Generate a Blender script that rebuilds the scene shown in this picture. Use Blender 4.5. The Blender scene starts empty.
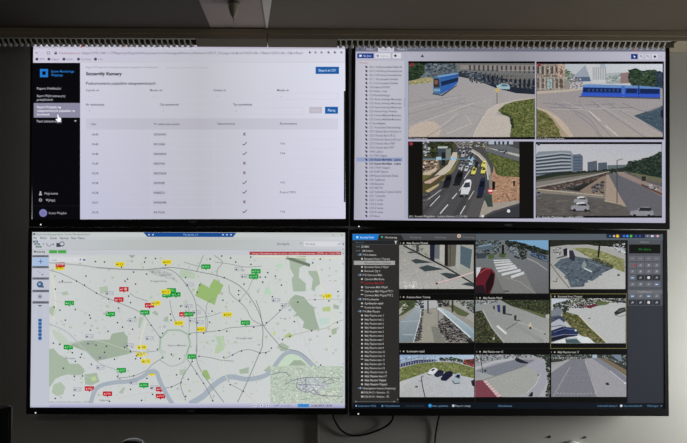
import bpy, bmesh, math, random
from mathutils import Vector, Matrix

C = bpy.context.scene.collection
SC = bpy.context.scene

# ------------------------------------------------------------------ camera
F = 768.0
PITCH = math.radians(1.5)
CAM = Vector((0.0, -3.0, 1.62))
cam_d = bpy.data.cameras.new('camera'); cam = bpy.data.objects.new('camera', cam_d); C.objects.link(cam)
cam.location = CAM; cam.rotation_euler = (math.pi / 2 + PITCH, 0, 0)
cam_d.sensor_width = 36.0; cam_d.lens = F / 687.0 * 36.0; cam_d.clip_start = 0.02
SC.camera = cam
cam_d.dof.use_dof = True; cam_d.dof.focus_distance = 2.3; cam_d.dof.aperture_fstop = 9.0; cam_d.dof.aperture_blades = 7

def ray(px, py):
    u = (px - 343.5) / F; v = (221.5 - py) / F
    return Vector((u, math.cos(PITCH) - v * math.sin(PITCH), math.sin(PITCH) + v * math.cos(PITCH)))
def at_y(px, py, Y):
    d = ray(px, py); return CAM + d * ((Y - CAM.y) / d.y)
def at_z(px, py, Z):
    d = ray(px, py); return CAM + d * ((Z - CAM.z) / d.z)

# ------------------------------------------------------------------ materials
def lin(v):
    v = v / 255.0
    return v / 12.92 if v <= 0.04045 else ((v + 0.055) / 1.055) ** 2.4
def rgb(c): return (lin(c[0]), lin(c[1]), lin(c[2]), 1.0)

def mat(name, col, rough=0.6, metal=0.0, noise=0.0, nscale=20.0, bump=0.0, spec=0.5, emit=None):
    m = bpy.data.materials.new(name); m.use_nodes = True
    nt = m.node_tree; b = nt.nodes['Principled BSDF']
    b.inputs['Base Color'].default_value = (*col, 1.0)
    b.inputs['Roughness'].default_value = rough; b.inputs['Metallic'].default_value = metal
    b.inputs['Specular IOR Level'].default_value = spec
    if noise or bump:
        tc = nt.nodes.new('ShaderNodeTexCoord'); n = nt.nodes.new('ShaderNodeTexNoise')
        n.inputs['Scale'].default_value = nscale; n.inputs['Detail'].default_value = 5.0
        nt.links.new(tc.outputs['Object'], n.inputs['Vector'])
        if noise:
            mx = nt.nodes.new('ShaderNodeMix'); mx.data_type = 'RGBA'
            mx.inputs['A'].default_value = (*[c * (1 - noise) for c in col], 1)
            mx.inputs['B'].default_value = (*[min(1, c * (1 + noise)) for c in col], 1)
            nt.links.new(n.outputs['Fac'], mx.inputs['Factor']); nt.links.new(mx.outputs['Result'], b.inputs['Base Color'])
        if bump:
            bp = nt.nodes.new('ShaderNodeBump'); bp.inputs['Strength'].default_value = bump; bp.inputs['Distance'].default_value = 0.003
            nt.links.new(n.outputs['Fac'], bp.inputs['Height']); nt.links.new(bp.outputs['Normal'], b.inputs['Normal'])
    if emit:
        b.inputs['Emission Color'].default_value = (*emit[:3], 1); b.inputs['Emission Strength'].default_value = emit[3]
    return m

M = {}
M['wall'] = mat('painted_wall', (0.60, 0.585, 0.535), 0.9, noise=0.05, nscale=9, bump=0.05, spec=0.2)
M['wall_dark'] = mat('room_wall', (0.20, 0.19, 0.18), 0.9, noise=0.05, nscale=6)
M['floor'] = mat('floor_carpet', (0.07, 0.07, 0.075), 0.95, noise=0.2, nscale=60, bump=0.2)
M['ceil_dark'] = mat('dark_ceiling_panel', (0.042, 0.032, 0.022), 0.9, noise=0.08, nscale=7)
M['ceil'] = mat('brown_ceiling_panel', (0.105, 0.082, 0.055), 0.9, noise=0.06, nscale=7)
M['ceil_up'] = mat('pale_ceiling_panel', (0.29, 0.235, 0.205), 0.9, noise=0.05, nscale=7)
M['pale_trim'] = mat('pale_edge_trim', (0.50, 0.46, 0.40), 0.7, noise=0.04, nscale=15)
M['trunk'] = mat('trunking_plastic', (0.42, 0.35, 0.255), 0.6, noise=0.04, nscale=12, spec=0.3)
M['trunk_cover'] = mat('trunking_cover_plastic', (0.19, 0.168, 0.125), 0.6, noise=0.04, nscale=12, spec=0.3)
M['trunk_rib'] = mat('trunking_rib_plastic', (0.47, 0.45, 0.38), 0.55, noise=0.04, nscale=12, spec=0.35)
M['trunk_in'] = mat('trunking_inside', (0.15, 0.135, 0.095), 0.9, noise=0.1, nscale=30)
M['tip'] = mat('pale_rib_tip', (0.85, 0.85, 0.83), 0.5, noise=0.02, nscale=30)
M['bezel'] = mat('black_bezel_plastic', (0.008, 0.008, 0.008), 0.45, noise=0.1, nscale=90, spec=0.3)
M['housing'] = mat('black_housing', (0.012, 0.012, 0.012), 0.6, noise=0.1, nscale=60)
M['bracket'] = mat('black_steel_bracket', (0.03, 0.03, 0.03), 0.5, metal=0.6, noise=0.1, nscale=50)
M['logo'] = mat('grey_logo_print', (0.16, 0.16, 0.17), 0.5, noise=0.05, nscale=90)
M['led'] = mat('white_power_led', (0.8, 0.8, 0.8), 0.4, noise=0.01, emit=(0.85, 0.85, 0.9, 1.0))
M['cable'] = mat('black_cable_rubber', (0.01, 0.01, 0.01), 0.55, noise=0.1, nscale=100, spec=0.3)
M['cone'] = mat('olive_grey_plastic', (0.30, 0.28, 0.21), 0.5, noise=0.05, nscale=40)
M['cord'] = mat('thin_grey_cord', (0.10, 0.09, 0.08), 0.7, noise=0.05, nscale=40)
M['desk_black'] = mat('desk_monitor_plastic', (0.006, 0.006, 0.006), 0.4, noise=0.1, nscale=50, spec=0.3)
M['desk_glass'] = mat('desk_monitor_dark_screen', (0.006, 0.009, 0.010), 0.25, noise=0.05, nscale=5, spec=0.5)
M['desk'] = mat('desk_laminate', (0.10, 0.09, 0.08), 0.6, noise=0.1, nscale=10)
M['gloss'] = mat('glossy_dark_lacquer', (0.012, 0.010, 0.008), 0.28, noise=0.1, nscale=20)
M['chrome'] = mat('brushed_steel', (0.55, 0.55, 0.53), 0.3, metal=1.0, noise=0.03, nscale=60)
M['white_plastic'] = mat('white_plastic', (0.75, 0.76, 0.75), 0.5, noise=0.02, nscale=40)
M['screw'] = mat('grey_screw_steel', (0.10, 0.10, 0.09), 0.5, metal=0.3, noise=0.05, nscale=80)
M['winframe'] = mat('white_window_frame', (0.8, 0.8, 0.78), 0.5, noise=0.02, nscale=10)
g = bpy.data.materials.new('window_glass'); g.use_nodes = True
gb = g.node_tree.nodes['Principled BSDF']; gb.inputs['Transmission Weight'].default_value = 1.0; gb.inputs['Roughness'].default_value = 0.0; gb.inputs['IOR'].default_value = 1.01
M['glass'] = g

def screen_material(name, grain):
    m = bpy.data.materials.new(name); m.use_nodes = True
    nt = m.node_tree; b = nt.nodes['Principled BSDF']
    a = nt.nodes.new('ShaderNodeAttribute'); a.attribute_name = 'picture'
    b.inputs['Base Color'].default_value = (0.004, 0.004, 0.004, 1); b.inputs['Roughness'].default_value = 0.5
    b.inputs['Specular IOR Level'].default_value = 0.12
    if grain:
        tc = nt.nodes.new('ShaderNodeTexCoord'); n = nt.nodes.new('ShaderNodeTexNoise'); n.inputs['Scale'].default_value = 170; n.inputs['Detail'].default_value = 4; n.inputs['Roughness'].default_value = 0.7
        mr = nt.nodes.new('ShaderNodeMapRange'); mr.inputs['From Min'].default_value = 0.3; mr.inputs['From Max'].default_value = 0.7; mr.inputs['To Min'].default_value = 1 - grain; mr.inputs['To Max'].default_value = 1 + grain * 0.8
        mx = nt.nodes.new('ShaderNodeVectorMath'); mx.operation = 'SCALE'
        nt.links.new(tc.outputs['Object'], n.inputs['Vector']); nt.links.new(n.outputs['Fac'], mr.inputs['Value']); nt.links.new(a.outputs['Color'], mx.inputs[0]); nt.links.new(mr.outputs['Result'], mx.inputs['Scale']); nt.links.new(mx.outputs['Vector'], b.inputs['Emission Color'])
    else: nt.links.new(a.outputs['Color'], b.inputs['Emission Color'])
    b.inputs['Emission Strength'].default_value = 1.0
    return m
M['display'] = screen_material('lit_display', 0.0); M['picture'] = screen_material('lit_camera_picture', 0.15); M['map'] = screen_material('lit_map_picture', 0.05)

# ------------------------------------------------------------------ object helpers
def link(name, mesh, m, parent=None, loc=None):
    o = bpy.data.objects.new(name, mesh); C.objects.link(o)
    if m is not None: mesh.materials.append(m)
    if parent is not None: o.parent = parent
    if loc is not None: o.location = loc
    return o
def from_bm(name, bm, m, parent=None, loc=None, smooth=False):
    me = bpy.data.meshes.new(name); bm.normal_update(); bm.to_mesh(me); bm.free()
    if smooth:
        for p in me.polygons: p.use_smooth = True
    return link(name, me, m, parent, loc)
def thing(name, label, cat, loc=(0, 0, 0), group=None):
    o = bpy.data.objects.new(name, None); C.objects.link(o); o.location = loc; o.empty_display_size = 0.05
    o['label'] = label; o['category'] = cat; o['kind'] = 'thing'
    if group: o['group'] = group
    return o
def tag(o, label, cat, group=None):
    o['label'] = label; o['category'] = cat; o['kind'] = 'thing'
    if group: o['group'] = group
    return o
def structure(o, label=None):
    o['kind'] = 'structure'
    if label: o['label'] = label
    return o
def add_box(bm, x0, x1, y0, y1, z0, z1, bevel=0.0, seg=2):
    vs = [bm.verts.new((x, y, z)) for x in (x0, x1) for y in (y0, y1) for z in (z0, z1)]
    f = [(0, 1, 3, 2), (4, 6, 7, 5), (0, 4, 5, 1), (2, 3, 7, 6), (0, 2, 6, 4), (1, 5, 7, 3)]
    fs = [bm.faces.new([vs[i] for i in q]) for q in f]
    if bevel:
        es = list({e for fc in fs for e in fc.edges})
        bmesh.ops.bevel(bm, geom=es, offset=bevel, segments=seg, affect='EDGES', profile=0.5)
def add_prism(bm, pts, z0, z1):
    lo = [bm.verts.new((p[0], p[1], z0)) for p in pts]; hi = [bm.verts.new((p[0], p[1], z1)) for p in pts]
    n = len(pts); bm.faces.new(lo[::-1]); bm.faces.new(hi)
    for i in range(n): bm.faces.new((lo[i], lo[(i + 1) % n], hi[(i + 1) % n], hi[i]))
    bmesh.ops.recalc_face_normals(bm, faces=bm.faces)
def add_lathe(bm, prof, seg=24, axis='z', org=(0, 0, 0)):
    rings = []
    for r, h in prof:
        ring = []
        for k in range(seg):
            a = 2 * math.pi * k / seg
            p = (r * math.cos(a), r * math.sin(a), h) if axis == 'z' else (r * math.cos(a), h, r * math.sin(a))
            ring.append(bm.verts.new((p[0] + org[0], p[1] + org[1], p[2] + org[2])))
        rings.append(ring)
    for a, b in zip(rings, rings[1:]):
        for k in range(seg): bm.faces.new((a[k], a[(k + 1) % seg], b[(k + 1) % seg], b[k]))
    bm.faces.new(rings[0][::-1]); bm.faces.new(rings[-1])
    bmesh.ops.recalc_face_normals(bm, faces=bm.faces)
def catmull(pts, n=10):
    pts = [Vector(p) for p in pts]; P = [pts[0] * 2 - pts[1]] + pts + [pts[-1] * 2 - pts[-2]]; out = []
    for i in range(1, len(P) - 2):
        for k in range(n):
            t = k / n; a, b, c, d = P[i - 1], P[i], P[i + 1], P[i + 2]
            out.append(0.5 * ((2 * b) + (c - a) * t + (2 * a - 5 * b + 4 * c - d) * t * t + (3 * b - a - 3 * c + d) * t ** 3))
    return out + [pts[-1]]
def add_tube(bm, pts, r, seg=10):
    rings = []
    for i, p in enumerate(pts):
        d = (pts[min(i + 1, len(pts) - 1)] - pts[max(i - 1, 0)]).normalized()
        ref = Vector((0, 1, 0)) if abs(d.y) < 0.9 else Vector((1, 0, 0))
        u = d.cross(ref).normalized(); v = d.cross(u)
        rings.append([bm.verts.new(p + (u * math.cos(2 * math.pi * k / seg) + v * math.sin(2 * math.pi * k / seg)) * r) for k in range(seg)])
    for a, b in zip(rings, rings[1:]):
        for k in range(seg): bm.faces.new((a[k], a[(k + 1) % seg], b[(k + 1) % seg], b[k]))
    bm.faces.new(rings[0][::-1]); bm.faces.new(rings[-1])
    bmesh.ops.recalc_face_normals(bm, faces=bm.faces)

# ------------------------------------------------------------------ the lit picture of a display, drawn as flat coloured faces
TEXTS = []
def clip_poly(pts, r):
    def half(ps, f, cut):
        out = []
        for i, p in enumerate(ps):
            q = ps[(i + 1) % len(ps)]; a, b = f(p), f(q)
            if a >= 0: out.append(p)
            if (a >= 0) != (b >= 0): out.append(cut(p, q, a / (a - b)))
        return out
    lerp = lambda p, q, t: tuple(p[i] + (q[i] - p[i]) * t for i in range(len(p)))
    x0, y0, x1, y1 = r
    for f in (lambda p: p[0] - x0, lambda p: x1 - p[0], lambda p: p[1] - y0, lambda p: y1 - p[1]):
        if len(pts) < 3: return []
        pts = half(pts, f, lerp)
    return pts

def inside(p, poly):
    c = False; n = len(poly); j = n - 1
    for i in range(n):
        a, b = poly[i], poly[j]
        if (a[1] > p[1]) != (b[1] > p[1]) and p[0] < (b[0] - a[0]) * (p[1] - a[1]) / (b[1] - a[1]) + a[0]: c = not c
        j = i
    return c

def cr(pts, n=6): return [(p.x, p.y) for p in catmull([(a, b, 0) for a, b in pts], n)]

class Layer:
    STEP = 8e-6
    def __init__(s, name, mon, parent, base, clip=None, label=None):
        s.name, s.mon, s.parent, s.z, s.clip, s.label = name, mon, parent, base, clip, label
        s.v, s.f, s.c = [], [], []; s.o = (0, 0, 1.0)
        mon.layers.append(s)
    def zoom(s, ox, oy, k): s.o = (ox, oy, k); return s
    def T(s, p): return (s.o[0] + p[0] / s.o[2], s.o[1] + p[1] / s.o[2])
    def _put(s, pts, cols, z):
        i0 = len(s.v)
        for p in pts:
            w = s.mon.loc(p[0], p[1]); s.v.append((w[0], -z, w[1]))
        s.f.append(list(range(i0, i0 + len(pts)))); s.c.append(cols)
    def poly(s, pts, col, step=True, raw=False):
        if not raw: pts = [s.T(p) for p in pts]
        if isinstance(col[0], (tuple, list)): P = [(*p, *rgb(c)[:3]) for p, c in zip(pts, col)]
        else: P = [(*p, *rgb(col)[:3]) for p in pts]
        if s.name == 'camera_view':      # the cameras' muted colours
            Q = []
            for p in P:
                l = 0.3 * p[2] + 0.59 * p[3] + 0.11 * p[4]; Q.append((p[0], p[1]) + tuple((l + (v - l) * 0.80) * 0.96 for v in p[2:5]))
            P = Q
        if s.clip: P = clip_poly(P, s.clip)
        if len(P) < 3: return
        if step: s.z += s.STEP
        s._put([(p[0], p[1]) for p in P], [(p[2], p[3], p[4], 1) for p in P], s.z)
    def rect(s, x0, y0, x1, y1, col):
        if isinstance(col[0], (tuple, list)) and len(col) == 2: col = [col[0], col[0], col[1], col[1]]
        s.poly([(x0, y0), (x1, y0), (x1, y1), (x0, y1)], col)
    def bands(s, xs, y0, y1, top, bot):  # uneven screen brightness painted into the face colours, column by column
        s.z += s.STEP
        for i in range(len(xs) - 1): s.poly([(xs[i], y0), (xs[i + 1], y0), (xs[i + 1], y1), (xs[i], y1)], [top[i], top[i + 1], bot[i + 1], bot[i]], step=False)
    def frame(s, x0, y0, x1, y1, w, col):
        s.rect(x0, y0, x1, y0 + w, col); s.rect(x0, y1 - w, x1, y1, col); s.rect(x0, y0, x0 + w, y1, col); s.rect(x1 - w, y0, x1, y1, col)
    def line(s, pts, w, col, w1=None):
        s.z += s.STEP
        n = len(pts)
        for i in range(n - 1):
            (xa, ya), (xb, yb) = pts[i], pts[i + 1]
            wa = w if w1 is None else w + (w1 - w) * i / max(1, n - 1); wb = w if w1 is None else w + (w1 - w) * (i + 1) / max(1, n - 1)
            L = math.hypot(xb - xa, yb - ya) or 1; nx, ny = -(yb - ya) / L, (xb - xa) / L
            s.poly([(xa + nx * wa / 2, ya + ny * wa / 2), (xb + nx * wb / 2, yb + ny * wb / 2), (xb - nx * wb / 2, yb - ny * wb / 2), (xa - nx * wa / 2, ya - ny * wa / 2)], col, step=False)
            if i and wa > 1.2 / s.o[2] * s.o[2]: s.disc(xa, ya, wa / 2, col, 8, step=False)
    def disc(s, x, y, r, col, n=10, ry=None, step=True):
        ry = ry or r
        s.poly([(x + r * math.cos(2 * math.pi * k / n), y + ry * math.sin(2 * math.pi * k / n)) for k in range(n)], col, step)
    def speckle(s, poly, n, size, cols, seed=1, flat=0.6):
        if s.name == 'camera_view': n, size = int(n * 2.3), size * 0.62
        R = random.Random(seed); xs = [p[0] for p in poly]; ys = [p[1] for p in poly]; k = 0; tries = 0
        while k < n and tries < n * 30:
            tries += 1
            p = (R.uniform(min(xs), max(xs)), R.uniform(min(ys), max(ys)))
            if not inside(p, poly): continue
            k += 1; r = size * R.uniform(0.5, 1.3); c = R.choice(cols); j = R.uniform(0.85, 1.15); m = R.choice((4, 5, 6)); a0 = R.random() * 6
            s.z += 0.8e-6
            s.poly([(p[0] + r * R.uniform(.7, 1.2) * math.cos(a0 + 6.283 * q / m), p[1] + flat * r * R.uniform(.7, 1.2) * math.sin(a0 + 6.283 * q / m)) for q in range(m)],
                   tuple(min(255, v * j) for v in c), step=False)
    def text(s, t, x0, y, h, col, x1=None, bold=0.0):
        """y: baseline, h: capital height"""
        s.z += s.STEP
        (X0, Y) = s.T((x0, y)); X1 = None if x1 is None else s.T((x1, y))[0]
        TEXTS.append((s, t, X0, X1, Y, h / s.o[2], rgb(col), bold, s.z))
    def mtext(s, t, x0, yc, h, col, x1=None, bold=0.0): s.text(t, x0, yc + h / 2, h, col, x1, bold)
    def build(s):
        me = bpy.data.meshes.new(s.name); me.from_pydata(s.v, [], s.f)
        a = me.color_attributes.new('picture', 'FLOAT_COLOR', 'CORNER')
        flat = [x for cols in s.c for c in cols for x in c]
        a.data.foreach_set('color', flat)
        o = link(s.name, me, M[{'camera_view': 'picture', 'city_map': 'map'}.get(s.name, 'display')], s.parent)
        if s.label: o['label'] = s.label
        s.obj = o; return o

def flush_texts():
    """turn every collected line of writing into filled letter shapes in its layer"""
    ref = bpy.data.curves.new('ref', 'FONT'); ref.body = 'H'; ro = bpy.data.objects.new('ref', ref); C.objects.link(ro)
    objs = []
    cache = {}
    for t in TEXTS:
        key = (t[1], t[7])
        if key in cache: continue
        cu = bpy.data.curves.new('t', 'FONT'); cu.body = t[1]; cu.resolution_u = 2; cu.offset = t[7]
        o = bpy.data.objects.new('t', cu); C.objects.link(o); cache[key] = o
    bpy.context.view_layer.update(); dg = bpy.context.evaluated_depsgraph_get()
    me = ro.evaluated_get(dg).to_mesh(); cap = max(v.co.y for v in me.vertices); ro.evaluated_get(dg).to_mesh_clear()
    data = {}
    for key, o in cache.items():
        e = o.evaluated_get(dg); me = e.to_mesh()
        vs = [(v.co.x, v.co.y) for v in me.vertices]; fs = [list(p.vertices) for p in me.polygons]
        data[key] = (vs, fs); e.to_mesh_clear()
    for lay, t, X0, X1, Y, h, col, bold, z in TEXTS:
        vs, fs = data[(t, bold)]
        if not vs: continue
        k = h / cap; mx = max(v[0] for v in vs); mn = min(v[0] for v in vs)
        kx = k if X1 is None else (X1 - X0) / max(1e-6, mx - mn)
        i0 = len(lay.v)
        for x, y in vs:
            w = lay.mon.loc(X0 + (x - mn) * kx, Y - y * k); lay.v.append((w[0], -z, w[1]))
        for f in fs: lay.f.append([i0 + i for i in f]); lay.c.append([col] * len(f))
    for o in list(cache.values()) + [ro]:
        cu = o.data; bpy.data.objects.remove(o); bpy.data.curves.remove(cu)

# ------------------------------------------------------------------ video wall monitors
YS = -0.12                     # plane of the displays
MONITORS = []
class Monitor:
    def __init__(s, label, quad, outer, led, logo, bg):
        P = [at_y(x, y, YS) for x, y in quad]
        s.c = sum(P, Vector()) / 4
        w = ((P[1] - P[0]).length + (P[2] - P[3]).length) / 2; h = ((P[3] - P[0]).length + (P[2] - P[1]).length) / 2
        du = (P[1] - P[0]) + (P[2] - P[3]); dv = (P[0] - P[3]) + (P[1] - P[2])
        s.a = (math.atan2(du.z, du.x) + math.atan2(-dv.x, dv.z)) / 2
        s.layers = []; s.w, s.h = w, h
        r = s.root = thing('wall_monitor', label, 'monitor', (s.c.x, YS, s.c.z), 'video wall monitors')
        r.rotation_euler = (0, -s.a, 0)
        O = [s.loc(x, y) for x, y in outer]
        x0 = (O[0][0] + O[3][0]) / 2; x1 = (O[1][0] + O[2][0]) / 2; z1 = (O[0][1] + O[1][1]) / 2; z0 = (O[2][1] + O[3][1]) / 2
        ix0, ix1, iz0, iz1 = -w / 2, w / 2, -h / 2, h / 2
        # bezel: ring with a rounded front edge
        bm = bmesh.new()
        yf, yb, e = -0.004, 0.030, 0.0015
        def ring(a, b, c, d, y): return [bm.verts.new(p) for p in ((a, y, c), (b, y, c), (b, y, d), (a, y, d))]
        rs = [ring(ix0, ix1, iz0, iz1, 0.001), ring(ix0, ix1, iz0, iz1, yf + 0.001), ring(ix0 - 0.001, ix1 + 0.001, iz0 - 0.001, iz1 + 0.001, yf),
              ring(x0 + e, x1 - e, z0 + e, z1 - e, yf), ring(x0, x1, z0, z1, yf + e), ring(x0, x1, z0, z1, yb), ring(ix0, ix1, iz0, iz1, yb)]
        for a, b in zip(rs, rs[1:]):
            for k in range(4): bm.faces.new((a[k], a[(k + 1) % 4], b[(k + 1) % 4], b[k]))
        bmesh.ops.recalc_face_normals(bm, faces=bm.faces)
        from_bm('bezel', bm, M['bezel'], r)
        bm = bmesh.new(); add_box(bm, x0 + 0.02, x1 - 0.02, 0.030, 0.075, z0 + 0.02, z1 - 0.02, 0.008)
        from_bm('back_housing', bm, M['housing'], r)
        bm = bmesh.new(); add_box(bm, -0.2, 0.2, 0.075, 0.1195, -0.15, 0.15, 0.004); from_bm('wall_bracket', bm, M['bracket'], r)
        if led:
            l = s.loc(*led); bm = bmesh.new(); add_lathe(bm, [(0.0026, 0.0), (0.0026, -0.0008), (0.001, -0.0014)], 12, 'y', (l[0], yf, l[1]))
            o = from_bm('power_light', bm, M['led'], r); o['label'] = 'tiny white power light'
        s.logo = logo; s.outer = (x0, x1, z0, z1)
        # the display itself: base layer = thing's part, everything drawn on it = sub-parts
        s.base = Layer('screen', s, r, 0.0)
        q = [(-w / 2, h / 2), (w / 2, h / 2), (w / 2, -h / 2), (-w / 2, -h / 2)]
        s.base.v += [(a, 0.0, b) for a, b in q]; s.base.f.append([0, 1, 2, 3])
        s.base.c.append([rgb(c) for c in (bg if isinstance(bg[0], (tuple, list)) else [bg] * 4)])
        s.screen = s.base.build(); s.layers.remove(s.base)
        MONITORS.append(s)
    def loc(s, px, py):
        d = at_y(px, py, YS) - s.c; ca, sa = math.cos(s.a), math.sin(s.a)
        return (d.x * ca + d.z * sa, -d.x * sa + d.z * ca)
    def layer(s, name, base=0.0002, clip=None, label=None): return Layer(name, s, s.screen, base, clip, label)

DK = (10, 10, 12); WH = (235, 236, 245); INK = (70, 70, 84); GREY = (120, 120, 134)

# ================= TOP LEFT: web report page
TLm = Monitor('upper left monitor showing a white web table with a black side menu',
              [(33, 43), (345.3, 43), (345.4, 219), (32.3, 219.3)], [(30, 41), (349, 41), (349, 226.3), (30, 226.3)],
              (41.2, 224.6), (193.5, 221.8), [(211, 209, 226), (216, 217, 230), (224, 224, 240), (208, 208, 224)])
L = TLm.layer('browser_bar', label='browser tabs, address line and bookmarks')
L.rect(33, 43, 345.3, 49.2, (190, 186, 204))
cols = [(90, 88, 105), (70, 70, 90), (120, 110, 120), (60, 60, 80)]
R = random.Random(4)
for k in range(24):
    x = 36 + k * 6.8
    L.rect(x, 43.6, x + 5.6, 49, (202, 199, 214)); L.mtext(R.choice(['Kam', 'Rap', 'Map', 'Zgł']), x + 1.7, 46.6, 1.9, (110, 106, 124), x + 5.2)
    L.disc(x + 0.9, 46.4, 0.75, R.choice(cols))
L.disc(82, 46.2, 1.2, (200, 50, 60)); L.disc(125, 45.6, 1.2, (225, 140, 70)); L.disc(169, 46.5, 1.3, (50, 50, 60))
L.bands([33, 120, 200, 260, 345.3], 49.2, 62.5, [(208, 203, 221), (198, 196, 212), (190, 190, 200), (204, 204, 216), (216, 216, 230)], [(208, 203, 221), (198, 196, 212), (190, 190, 200), (204, 204, 216), (218, 218, 232)])

L.mtext('<', 35.6, 53, 2.2, INK, 37.6, 0.02); L.mtext('>', 41.5, 53, 2, (165, 160, 180), 43); L.frame(47, 51.6, 50, 54.4, 0.5, GREY)
L.rect(54.6, 52.6, 57, 54.4, INK); L.frame(55, 51.3, 56.6, 53, 0.4, INK)
L.mtext('Niezabezpieczona', 59.5, 53, 2.3, (165, 110, 125), 80)
L.mtext('https://192.168.1.17/Raporty/PojazdyNieuprawnione/SzczegolyKamery?kamera=2017_Grzegorzki&od=2023-06-13&do=2023-06-13&nrRej=', 82, 53, 2.4, (96, 96, 118), 303)
for x, c in ((310, INK), (315.6, GREY), (321.6, GREY), (328.6, INK), (335, INK), (341.5, GREY)):
    L.disc(x, 52.4, 1.2, c, 8); L.disc(x + 0.5, 52, 0.5, (214, 214, 224), 6)
for x, t, x1 in ((37, 'SPK', 45), (49, 'Magazyn', 59), (64, 'Insider', 73.5), (78.6, 'Lotniczy', 91), (95.6, 'a to', 103)):
    L.disc(x, 59.2, 1.5, (70, 68, 100), 10); L.mtext(t, x + 2.6, 59.2, 2, (120, 118, 138), x1)
L.rect(80.2, 62.1, 345.3, 62.5, (186, 186, 198))
L = TLm.layer('side_menu', label='black side menu with a blue square emblem')
L.rect(32.2, 62.8, 80.2, 219.5, (9, 9, 13))
for q in ((40, 69, 48, 71.3), (40, 74.9, 48, 77.2), (40, 69, 42.3, 77.2), (45.7, 69, 48, 77.2)): L.rect(*q, (38, 120, 205))
L.mtext('System Monitoringu', 51, 71.3, 2.3, (40, 120, 200), 74, 0.01); L.mtext('Wizyjnego', 51, 75, 2.3, (40, 120, 200), 63, 0.01)
W2 = (186, 186, 198)
L.mtext('Raport Prędkości', 37, 88.4, 2.4, W2, 61); L.mtext('Raport Wykroczenia przy', 37, 95.8, 2.4, W2, 65.5); L.mtext('przejściach', 37, 99.6, 2.3, W2, 52.8)
L.rect(33.8, 103, 80.2, 117.6, (139, 137, 160))
L.mtext('Raport Przejazdy wg', 37.2, 107, 2.4, WH, 61, 0.01); L.mtext('nieuprawnionych pojazdów na', 37.2, 110.7, 2.3, WH, 75, 0.01); L.mtext('kamerach', 37.2, 114.3, 2.3, WH, 49.5, 0.01)
L.mtext('Panel administracyjny', 37, 121.2, 2.5, W2, 62); L.poly([(74.2, 120.4), (76.6, 120.4), (75.4, 122)], W2)
L.poly([(57.3, 114.6), (58.3, 114.4), (58.9, 117.2), (61, 118), (61.2, 120), (60.3, 122), (57.8, 122), (55.6, 119.4), (56.4, 118.6), (57.7, 119.4)], (250, 250, 255))
L.disc(40.5, 192.2, 0.9, W2); L.poly([(39, 195.2), (39.4, 193.6), (41.6, 193.6), (42, 195.2)], W2); L.mtext('Moje konto', 44.6, 193.4, 2.3, W2, 58)
L.disc(40.5, 200, 1.7, (150, 150, 160)); L.disc(40.5, 200, 0.7, DK); L.mtext('Wyloguj', 45.6, 200, 2.4, W2, 55)
L.rect(34, 205.8, 79, 206.1, (34, 34, 40)); L.disc(43.2, 213, 3.9, (122, 122, 178), 20); L.text('K', 42.3, 214.1, 2.2, (80, 80, 140))
L.mtext('Konto Miejskie', 49, 213, 2.3, (170, 170, 182), 66.6)
L = TLm.layer('report_form', label='page heading and filter fields')
L.bands([80.2, 140, 200, 260, 345.3], 62.5, 219.2, [(208, 208, 222), (200, 200, 211), (191, 191, 198), (207, 208, 219), (222, 223, 238)], [(194, 194, 217), (190, 190, 208), (187, 187, 199), (200, 200, 215), (213, 211, 231)])
L.mtext('Raport Przejazdów nieuprawnionych pojazdów na kamerach', 86, 67.2, 1.9, (128, 134, 158), 158); L.mtext('Szczegóły nieuprawnionych pojazdów', 166, 67.5, 1.8, (166, 166, 178), 209)
L.mtext('Szczegóły Kamery', 86, 73.7, 3.1, (34, 34, 44), 122, 0.036); L.mtext('Podsumowanie pojazdów nieuprawnionych', 86, 83.3, 2.7, (62, 62, 76), 155.5, 0.018)
for x, x1, t, e in ((86, 99, 'Czytnik od', 146), (150, 162, 'Miesiąc od', 210), (213.5, 226, 'Godzina do', 273), (277, 289, 'Miesiąc do', 338)):
    L.mtext(t, x, 90.2, 2, (92, 92, 108), x1, .014); L.frame(x, 93, e, 99.5, 0.3, (199, 199, 211)); L.mtext('-', x + 3, 96.2, 1.5, GREY, x + 4.6)
for x, x1, t, e in ((86, 104.5, 'Nr rejestracyjny', 158), (160, 179, 'Czy uprawniony?', 230.5), (233, 252, 'Typ uprawnienia', 304)):
    L.mtext(t, x, 104.5, 2.1, (74, 74, 90), x1, .016); L.frame(x, 107.5, e, 114.3, 0.3, (196, 196, 208)); L.poly([(x + 2.6, 110.6), (x + 4, 110.6), (x + 3.3, 111.5)], GREY)
B = TLm.layer('export_button', base=0.0011, label='blue export button'); B.rect(315.6, 66.8, 339, 74, (26, 92, 164)); B.mtext('Eksport do CSV', 318.8, 70.4, 2.3, (205, 225, 245), 336, 0.01)
B = TLm.layer('filter_button', base=0.0011, label='blue filter button'); B.rect(325, 106.8, 338, 113.8, (26, 92, 164)); B.mtext('Filtruj', 328, 110.3, 2.4, (205, 225, 245), 335.2, 0.01)
B = TLm.layer('clear_button', base=0.0011, label='pale grey button'); B.rect(309.2, 107, 322, 113.5, (190, 186, 198)); B.mtext('Wyczyść', 311.5, 110.2, 1.9, (208, 205, 214), 319.6)
L = TLm.layer('data_table', base=0.0011, label='nine row table with ticks and crosses')
L.bands([86, 140, 200, 260, 338], 118.4, 129.6, [(195, 195, 212), (188, 187, 200), (181, 180, 190), (194, 194, 207), (207, 207, 223)], [(195, 195, 212), (188, 187, 200), (181, 180, 190), (194, 194, 207), (207, 207, 223)])
for t, x, x1, y in (('Czas', 91, 96.3, 124), ('Nr rejestracyjny pojazdu', 154, 179.5, 124), ('Uprawniony', 217.5, 235.2, 123.7), ('Komentarz', 280, 297, 123.6)): L.mtext(t, x, y, 2, (86, 86, 100), x1, .014)
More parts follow.
